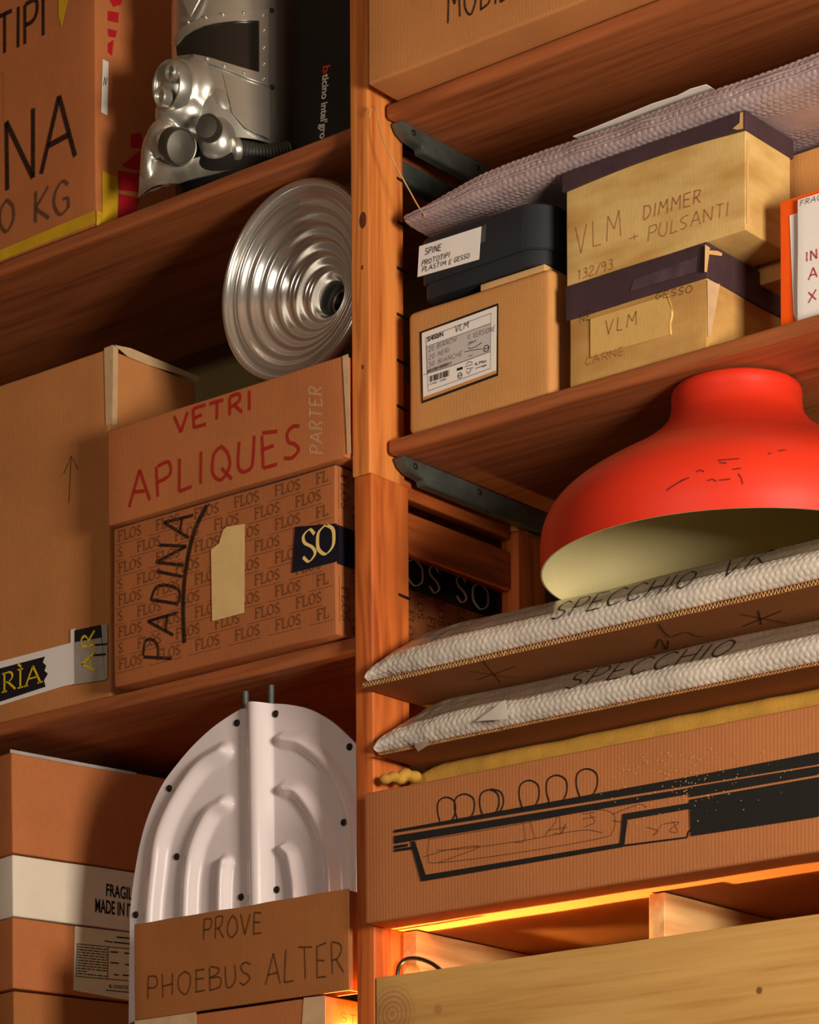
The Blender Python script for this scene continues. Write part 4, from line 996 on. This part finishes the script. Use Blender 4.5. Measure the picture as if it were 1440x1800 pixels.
# ------------------------------------------------------------------ two mirrors packed in cardboard and bubble wrap
YL = .12
def corrugated(parent, x0, x1, y0, y1, z0, th, seed):
    def wob(x): return .0022 * noise.noise(Vector((x * 22, seed, 0))) + .0012 * noise.noise(Vector((x * 90, seed, 3)))
    N_ = 120
    for (za, zb_) in ((z0, z0 + .0011), (z0 + th - .0011, z0 + th)):
        V = []; Fc = []
        for i in range(N_ + 1):
            x = x0 + (x1 - x0) * i / N_; yy = y0 + wob(x + za)
            V += [(x, yy, za), (x, yy, zb_), (x, y1, zb_), (x, y1, za)]
        for i in range(N_):
            a = i * 4; Fc += [(a, a + 4, a + 5, a + 1), (a + 1, a + 5, a + 6, a + 2), (a + 2, a + 6, a + 7, a + 3), (a + 3, a + 7, a + 4, a)]
        Fc += [(0, 1, 2, 3), (N_ * 4 + 3, N_ * 4 + 2, N_ * 4 + 1, N_ * 4)]
        ob('cardboard_liner', V, Fc, 'card_dark', parent)
    V = []; Fc = []; n = int((x1 - x0) / .0011)
    for i in range(n + 1):
        x = x0 + (x1 - x0) * i / n; z = z0 + th / 2 + (th / 2 - .0014) * math.sin(i * .95); yy = y0 + .0012 + wob(x + .3)
        V += [(x, yy, z - .0004), (x, yy, z + .0004), (x, yy + .03, z + .0004), (x, yy + .03, z - .0004)]
    for i in range(n):
        a = i * 4; Fc += [(a, a + 4, a + 5, a + 1), (a + 1, a + 5, a + 6, a + 2), (a + 3, a + 7, a + 4, a)]
    ob('corrugated_flutes', V, Fc, 'liner', parent)
    V, Fc = boxvf((x0 + .003, y0 + .034, z0 + .0011), (x1 - .003, y1, z0 + th - .0011)); ob('core', V, Fc, 'cavity', parent)
zc2 = 2.9675; ztop2 = 3.0965
zc1 = 2.8400
up = thing('packed_mirror', 'bubble-wrapped mirror on a cardboard sheet directly under the orange lamp', 'parcel', (.8, .2, zc2), 'wrapped mirrors')
lw = thing('packed_mirror', 'lower bubble-wrapped mirror lying on the ochre foam sheet', 'parcel', (.8, .2, zc1), 'wrapped mirrors')
xu0 = Py(637, 1203, -.036).x; xl0 = Py(664, 1328, -.02).x
corrugated(up, xu0, 1.55, -.036, .5, zc2, .0105, 4); corrugated(lw, xl0, 1.55, -.018, .5, zc1, .0065, 9)
def section(y0, z0, H, back): return [(y0 + .016, z0), (y0 + .002, z0 + .012), (y0 - .004, z0 + .028), (y0 + .006, z0 + .046), (y0 + .024, z0 + .058), (y0 + .06, z0 + H * .72), (back, z0 + H), (back + .12, z0 + H + .0005), (back + .36, z0 + H)]
def mk(sA): return lambda s, p: 1.0 if s < sA else .28
def endm(a, b): t = min(1, a / .15); t = math.sqrt(max(0, 1 - (1 - t) ** 2)); return 1, .34 + .66 * t
upw = wrapped('bubble_wrap', xu0 + .004, 1.53, 980, section(-.032, zc2 + .011, ztop2 - zc2 - .011 - .004, .105), endm, 'bubble', up, .0125, .0012, mk(.066), 5, .003, .28, .066, 0, ztop2)
H1 = zc2 - zc1 - .0068 - .009
def endl(a, b): t = min(1, a / .11); t = math.sqrt(max(0, 1 - (1 - t) ** 2)); return 1, .36 + .64 * t
lww = wrapped('bubble_wrap', xl0 - .012, 1.53, 980, section(-.014, zc1 + .007, H1, .115), endl, 'bubble', lw, .0125, .0012, mk(.06), 8, .003, .25, .06, 0, zc2 - .001)
# marker writing on the film
spu = skin(upw, (0, -.75, .66)); spl_ = skin(lww, (0, -.75, .66))
write(up, 'SPECCHIO', spu, (966, 1090), (1212, 1030), 25, .0042, 'black', .5, .05, gap=.2)
write(up, 'VR', spu, (1258, 1020), (1340, 990), 26, .0042, 'black', .5, .1)
write(lw, 'SPECCHIO', spl_, (990, 1212), (1278, 1150), 24, .0046, 'black', .5, .05, gap=.2)
pu = (Vector((0, 0, zc2 - .0012)), Vector((0, 0, -1)))
strokes(up, pu, [[(822, 1180), (905, 1192)], [(848, 1162), (880, 1200)], [(906, 1172), (838, 1196)]], .0026, 'black', 'marker_cross')
strokes(up, pu, [[(1300, 1080), (1385, 1096)], [(1333, 1074), (1338, 1098)], [(1375, 1074), (1305, 1102)]], .0035, 'black', 'marker_cross')
strokes(up, pu, [[(1158, 1098), (1168, 1112), (1180, 1120), (1205, 1112), (1222, 1118), (1238, 1120)], [(1152, 1140), (1160, 1124), (1172, 1142), (1175, 1126)]], .003, 'black', 'marker_scrawl', True)
def tapep(parent, pl, pts): return patch(parent, 'clear_tape', pl, pts, 'film', .0008)
fpl = front(-.02, .0045)
patch(lw, 'clear_tape', front(-.018, .012), [(836, 1268), (888, 1230), (892, 1264), (862, 1266)], 'bubble', .0006)
patch(lw, 'clear_tape', front(-.018, .004), [(728, 1310), (748, 1300), (756, 1308), (735, 1321)], 'film', .0006)

# ------------------------------------------------------------------ ochre foam sheet
zd1 = 2.7722
def foamfn(p):
    t = max(0, 1 - (p.x - xf0) / .1); p.z = zd1 + .0008 + max(0, p.z - zd1) * (1 - .45 * t * t); return p
xf0 = Py(708, 1375, .085).x + .004
V, Fc = rbox((xf0, .085, zd1 + .0008), (1.55, .5, zc1 - .0035), .016, (60, 8, 4), .0025, 14, 5, fn=foamfn)
fo = thing('foam_sheet', 'thick ochre yellow foam sheet between the mirrors and the printed lamp carton', 'foam', (.8, .2, zd1))
ob('sheet', V, Fc, 'foam', fo, 60)
V, Fc = remeshed([ellipsoid(Py(u, v, .0 + (u - 678) * .0012), a, a * .9, a * .75) for u, v, a in ((678, 1370, .013), (692, 1366, .014), (704, 1371, .012), (713, 1362, .016), (728, 1366, .016))], .003, 2)
V = [Vector((v.x, v.y, max(v.z, zd1 + .0008))) + noise.noise_vector(v * 90) * .0 for v in V]; ob('crumpled_end', V, Fc, 'foam', fo, 180)

# ------------------------------------------------------------------ long carton with printed lamp drawing
Y = -.033; x0 = Py(640, 1510, Y).x; zb = 2.5236
dr = carton('cardboard_carton', 'long brown carton printed with a black line drawing of lamps', 'box', 'card_lamp', x0, 1.56, Y, .48, zb, zd1, .006, .0012, (30, 8, 6), 51, CG)
pl = front(Y, .0025); q3 = front(Y, .0032)
def D(x, y): return (620 + x / 1.756, 1180 + y / 1.756)
def bar(pts, mat='black_solid', p=None): return patch(dr, 'printed_bar', p or pl, [D(*a) for a in pts], mat, .0003)
bar([(128, 490), (1040, 325), (1440, 249), (1440, 286), (1040, 352), (128, 498)])
bar([(128, 508), (1040, 360), (1040, 378), (128, 532)]); bar([(128, 538), (170, 532), (170, 540), (128, 547)])
bar([(128, 549), (183, 541), (186, 549), (128, 557)])
bar([(1040, 358), (1440, 292), (1440, 318), (1040, 388)]); bar([(1040, 396), (1440, 326), (1440, 448), (1045, 508)])
bar([(178, 526), (192, 524), (225, 628), (212, 648)]); bar([(212, 648), (225, 628), (825, 530), (835, 542)])
bar([(825, 532), (838, 540), (848, 462), (834, 440)]); bar([(834, 440), (1040, 406), (1040, 424), (846, 458)])
strokes(dr, q3, [[D(835, 538), D(1030, 512)], [D(1030, 512), D(1034, 494), D(1044, 488)]], .003, 'black_solid', 'printed_line')
def blb(cx_, top, base, w_):
    h = base - top
    return [D(cx_ - w_ * .62, base + 4), D(cx_ - w_ * .98, base - h * .42), D(cx_ - w_ * .86, top + h * .16), D(cx_, top), D(cx_ + w_ * .86, top + h * .16), D(cx_ + w_ * .98, base - h * .45), D(cx_ + w_ * .62, base - 8)]
for bl_ in (blb(287, 388, 468, 28), blb(343, 378, 460, 31), blb(420, 365, 448, 30), [D(425, 362), D(455, 372), D(464, 400), D(455, 432)], blb(543, 336, 424, 31), blb(628, 320, 408, 32), blb(721, 300, 388, 33)):
    strokes(dr, q3, [bl_], .0028, 'black_solid', 'printed_bulb', True)
sk = [[(230, 518), (480, 476), (720, 430), (790, 432), (808, 455), (800, 495), (760, 515), (500, 560), (260, 590), (230, 575), (232, 520)], [(255, 552), (350, 545), (520, 522), (700, 490), (770, 497)], [(215, 572), (300, 548), (390, 540), (260, 590)], [(500, 470), (520, 455), (528, 520), (498, 528)], [(545, 462), (560, 515)],
      [(590, 505), (620, 470), (635, 440), (640, 500), (655, 470), (640, 500), (620, 498)], [(600, 490), (660, 480)], [(706, 425), (745, 418)], [(706, 440), (746, 434)], [(706, 455), (748, 448)], [(710, 480), (745, 465), (730, 440)], [(800, 440), (880, 410), (905, 420)],
      [(905, 480), (940, 492), (925, 505), (955, 470)], [(960, 470), (1005, 465), (975, 490), (1000, 495), (985, 460)], [(800, 460), (840, 465)]]
strokes(dr, front(Y, .004), [[D(*p) for p in s] for s in sk], .0013, 'pencil', 'pencil_sketch', True)
rb = random.Random(11); fk = []
for k in range(190):                                   # scuffed specks where the liner shows
    cx_, cy_ = rb.gauss(1000, 130), rb.gauss(330, 70)
    if not (760 < cx_ < 1420 and 235 < cy_ < 470): continue
    s = rb.uniform(.8, 2.6); a = rb.uniform(0, 3); w3 = [on(front(Y, .0042), *D(cx_ + s * math.cos(a + q), cy_ + s * .8 * math.sin(a + q))) for q in (0, 1.4, 3.3, 4.6)]
    fk.append((w3, [(0, 1, 2, 3)]))
o = ob('scuff_marks', *join(fk), 'scuff', dr); o['kind'] = 'stuff'

# ------------------------------------------------------------------ pale pine crate under it
ct = thing('wooden_crate', 'pale pine crate with wide boards and cross bearers at the bottom right', 'crate', (.8, .2, ZR3))
xc0 = Py(661, 1760, 0).x; zc = 2.4290
for (z0, z1, y0, y1) in ((2.178, zc, 0, .044), (ZR3 + .002, 2.172, 0, .044), (2.178, zc - .003, .098, .112), (ZR3 + .002, 2.176, .098, .112), (2.178, zc, .45, .47), (ZR3 + .002, 2.172, .45, .47)):  # inner boards added, unseen, to hold the bulb's light to a narrow slot
    V, Fc = rbox((xc0, y0, z0), (1.56, y1, z1), .002, (30, 1, 6), .0008, 4, z0 * 3 + y0); ob('board', V, Fc, 'pale_front' if y0 < .01 and z1 > 2.3 else 'pale', ct, 45)
for u in (713, 1146, 1640):
    x0 = Pz(u, 1573 if u > 800 else 1640, zb).x
    V, Fc = rbox((x0, .072, zc + .0005), (x0 + .034, .47, zb - .0006), .002, (2, 8, 3), .0008, 8, u); ob('cross_bearer', V, Fc, 'pale_y', ct, 45)
for x in (.25, 1.5):
    V, Fc = rbox((x, .3, ZR3 + .002), (x + .03, .4495, 2.17), .002, (2, 6, 4), .0006, 8, x); ob('side_batten', V, Fc, 'pale_y', ct, 45)
cb = [Pxx(698, 1735, .085)] + [Py(u, v, .054) for u, v in ((699, 1712), (704, 1695), (716, 1686), (735, 1685), (756, 1692), (772, 1703), (790, 1722), (812, 1760))]
cb[0] = Py(699, 1750, .054)
o = ob('power_cable', *tube(crom(cb, 8), .0042, 12), 'cable', None, 60); tag(o, 'black cable looping over the left end of the crate board', 'cable')
def bulb(label, x, y, z, k=1.0):
    bl = thing('light_bulb', label, 'lamp', (x, y, z), 'small lit bulbs')
    V, Fc = lathe([(.0, .0), (.014 * k, .0), (.014 * k, .035 * k), (.011 * k, .05 * k)], (x, y, z + .0012), (0, 0, 1), 20); ob('bulb_socket', V, Fc, 'cable', bl, 50)
    V, Fc = lathe([(.011 * k, .05 * k), (.015 * k, .06 * k), (.0175 * k, .075 * k), (.014 * k, .09 * k), (.006 * k, .097 * k), (.0005, .098 * k)], (x, y, z), (0, 0, 1), 20); ob('bulb_glass', V, Fc, 'bulb' if k > .9 else 'bulb_dim', bl, 60)
bulb('warm lit bulb hidden low behind the front board of the crate', .082, .072, ZR3)
bulb('small warm bulb below the picture between the taped carton and the post', -.075, .07, ZL3, .55)
# ------------------------------------------------------------------ orange lamp shade
LC = Py(1297, 1005, .18); LC.z = ztop2 + .0012; kpx = .352 / 345
pp = [(112, 690), (114, 698), (114, 715), (117, 733), (126, 750), (148, 772), (190, 802), (240, 830), (290, 862), (322, 892), (340, 926), (345, 962), (344, 1004)]
pr = [(a * kpx, (1005 - b) * kpx * .995) for a, b in pp]; pr = [(q.x, q.y) for q in crom([(a, b, 0) for a, b in pr], 6)]
lp = thing('lamp_shade', 'big orange bell-shaped lamp shade with a cream inside', 'lamp', LC)
top = pr[0]
outer = [(top[0] - .03, top[1] + .0045), (top[0] - .008, top[1] + .0045), (top[0] - .003, top[1] + .003)] + pr
V, Fc = lathe(outer, LC, (0, 0, 1), 128); osh = ob('outer_shell', V, Fc, 'orange_lamp', lp, 60)
sk_ = skin(osh, (.6, -.8, 0), .0012); mk_ = []
for ln in ([(1172, 862), (1180, 856), (1195, 847), (1212, 839)], [(1224, 829), (1231, 826), (1238, 829)], [(1265, 813), (1278, 814)], [(1262, 809), (1300, 806)], [(1288, 825), (1303, 823)], [(1244, 845), (1252, 842), (1260, 846)], [(1264, 844), (1284, 842)], [(1298, 832), (1303, 840), (1306, 851)], [(1350, 798), (1356, 796)], [(1368, 793), (1382, 790)], [(1196, 846), (1203, 842)]):
    mk_.append(ribbon([on(sk_, *p) for p in ln], .0028, sk_[1]))
o = ob('scuff_marks', *join(mk_), 'scuff_dark', lp); o['kind'] = 'stuff'
inner = [(a - .003, b) for a, b in pr]; inner[0] = (inner[0][0], inner[0][1] - .002)
V, Fc = lathe([(inner[0][0] - .03, inner[0][1])] + inner + [pr[-1]], LC, (0, 0, 1), 128); ob('cream_lining', V, Fc, 'cream', lp, 60)

# ------------------------------------------------------------------ string hanging by the post
st_ = [(650, 240), (649, 205), (653, 190), (660, 189), (664, 200), (668, 225), (676, 252), (690, 280), (705, 308), (720, 335), (735, 362), (748, 380)]
pts = [Py(u, v, -.012 if u < 672 else -.012 + (u - 672) / 76 * .06) for u, v in st_[1:]]
tag(ob('string', *tube(crom(pts, 6), .0014, 6), 'cord', None, 60), 'thin pale string hanging past the wooden post', 'string')

# ------------------------------------------------------------------ settle flat ink onto the surface it is written on
inkset = {o for o, n in INKS}; trees = {}
for o, n in INKS:
    p = o.parent; only = o.name.startswith('printed_lettering'); key = (p, only)
    if key not in trees:
        vs, fs = [], []
        for c in p.children:
            if c.type == 'MESH' and c not in inkset and c.name.split('.')[0] not in ('scuff_marks', 'barcode') and (not only or c.name.startswith('body')):
                k = len(vs); vs += [v.co + c.location for v in c.data.vertices]; fs += [tuple(i + k for i in f.vertices) for f in c.data.polygons]
        trees[key] = BVHTree.FromPolygons(vs, fs)
    lift = .0009 + .00012 * (len(o.name) % 3)
    for v in o.data.vertices:
        h, nn, i, d = trees[key].ray_cast(v.co + n * .01, -n, .03)
        if h is not None: v.co = h + n * lift
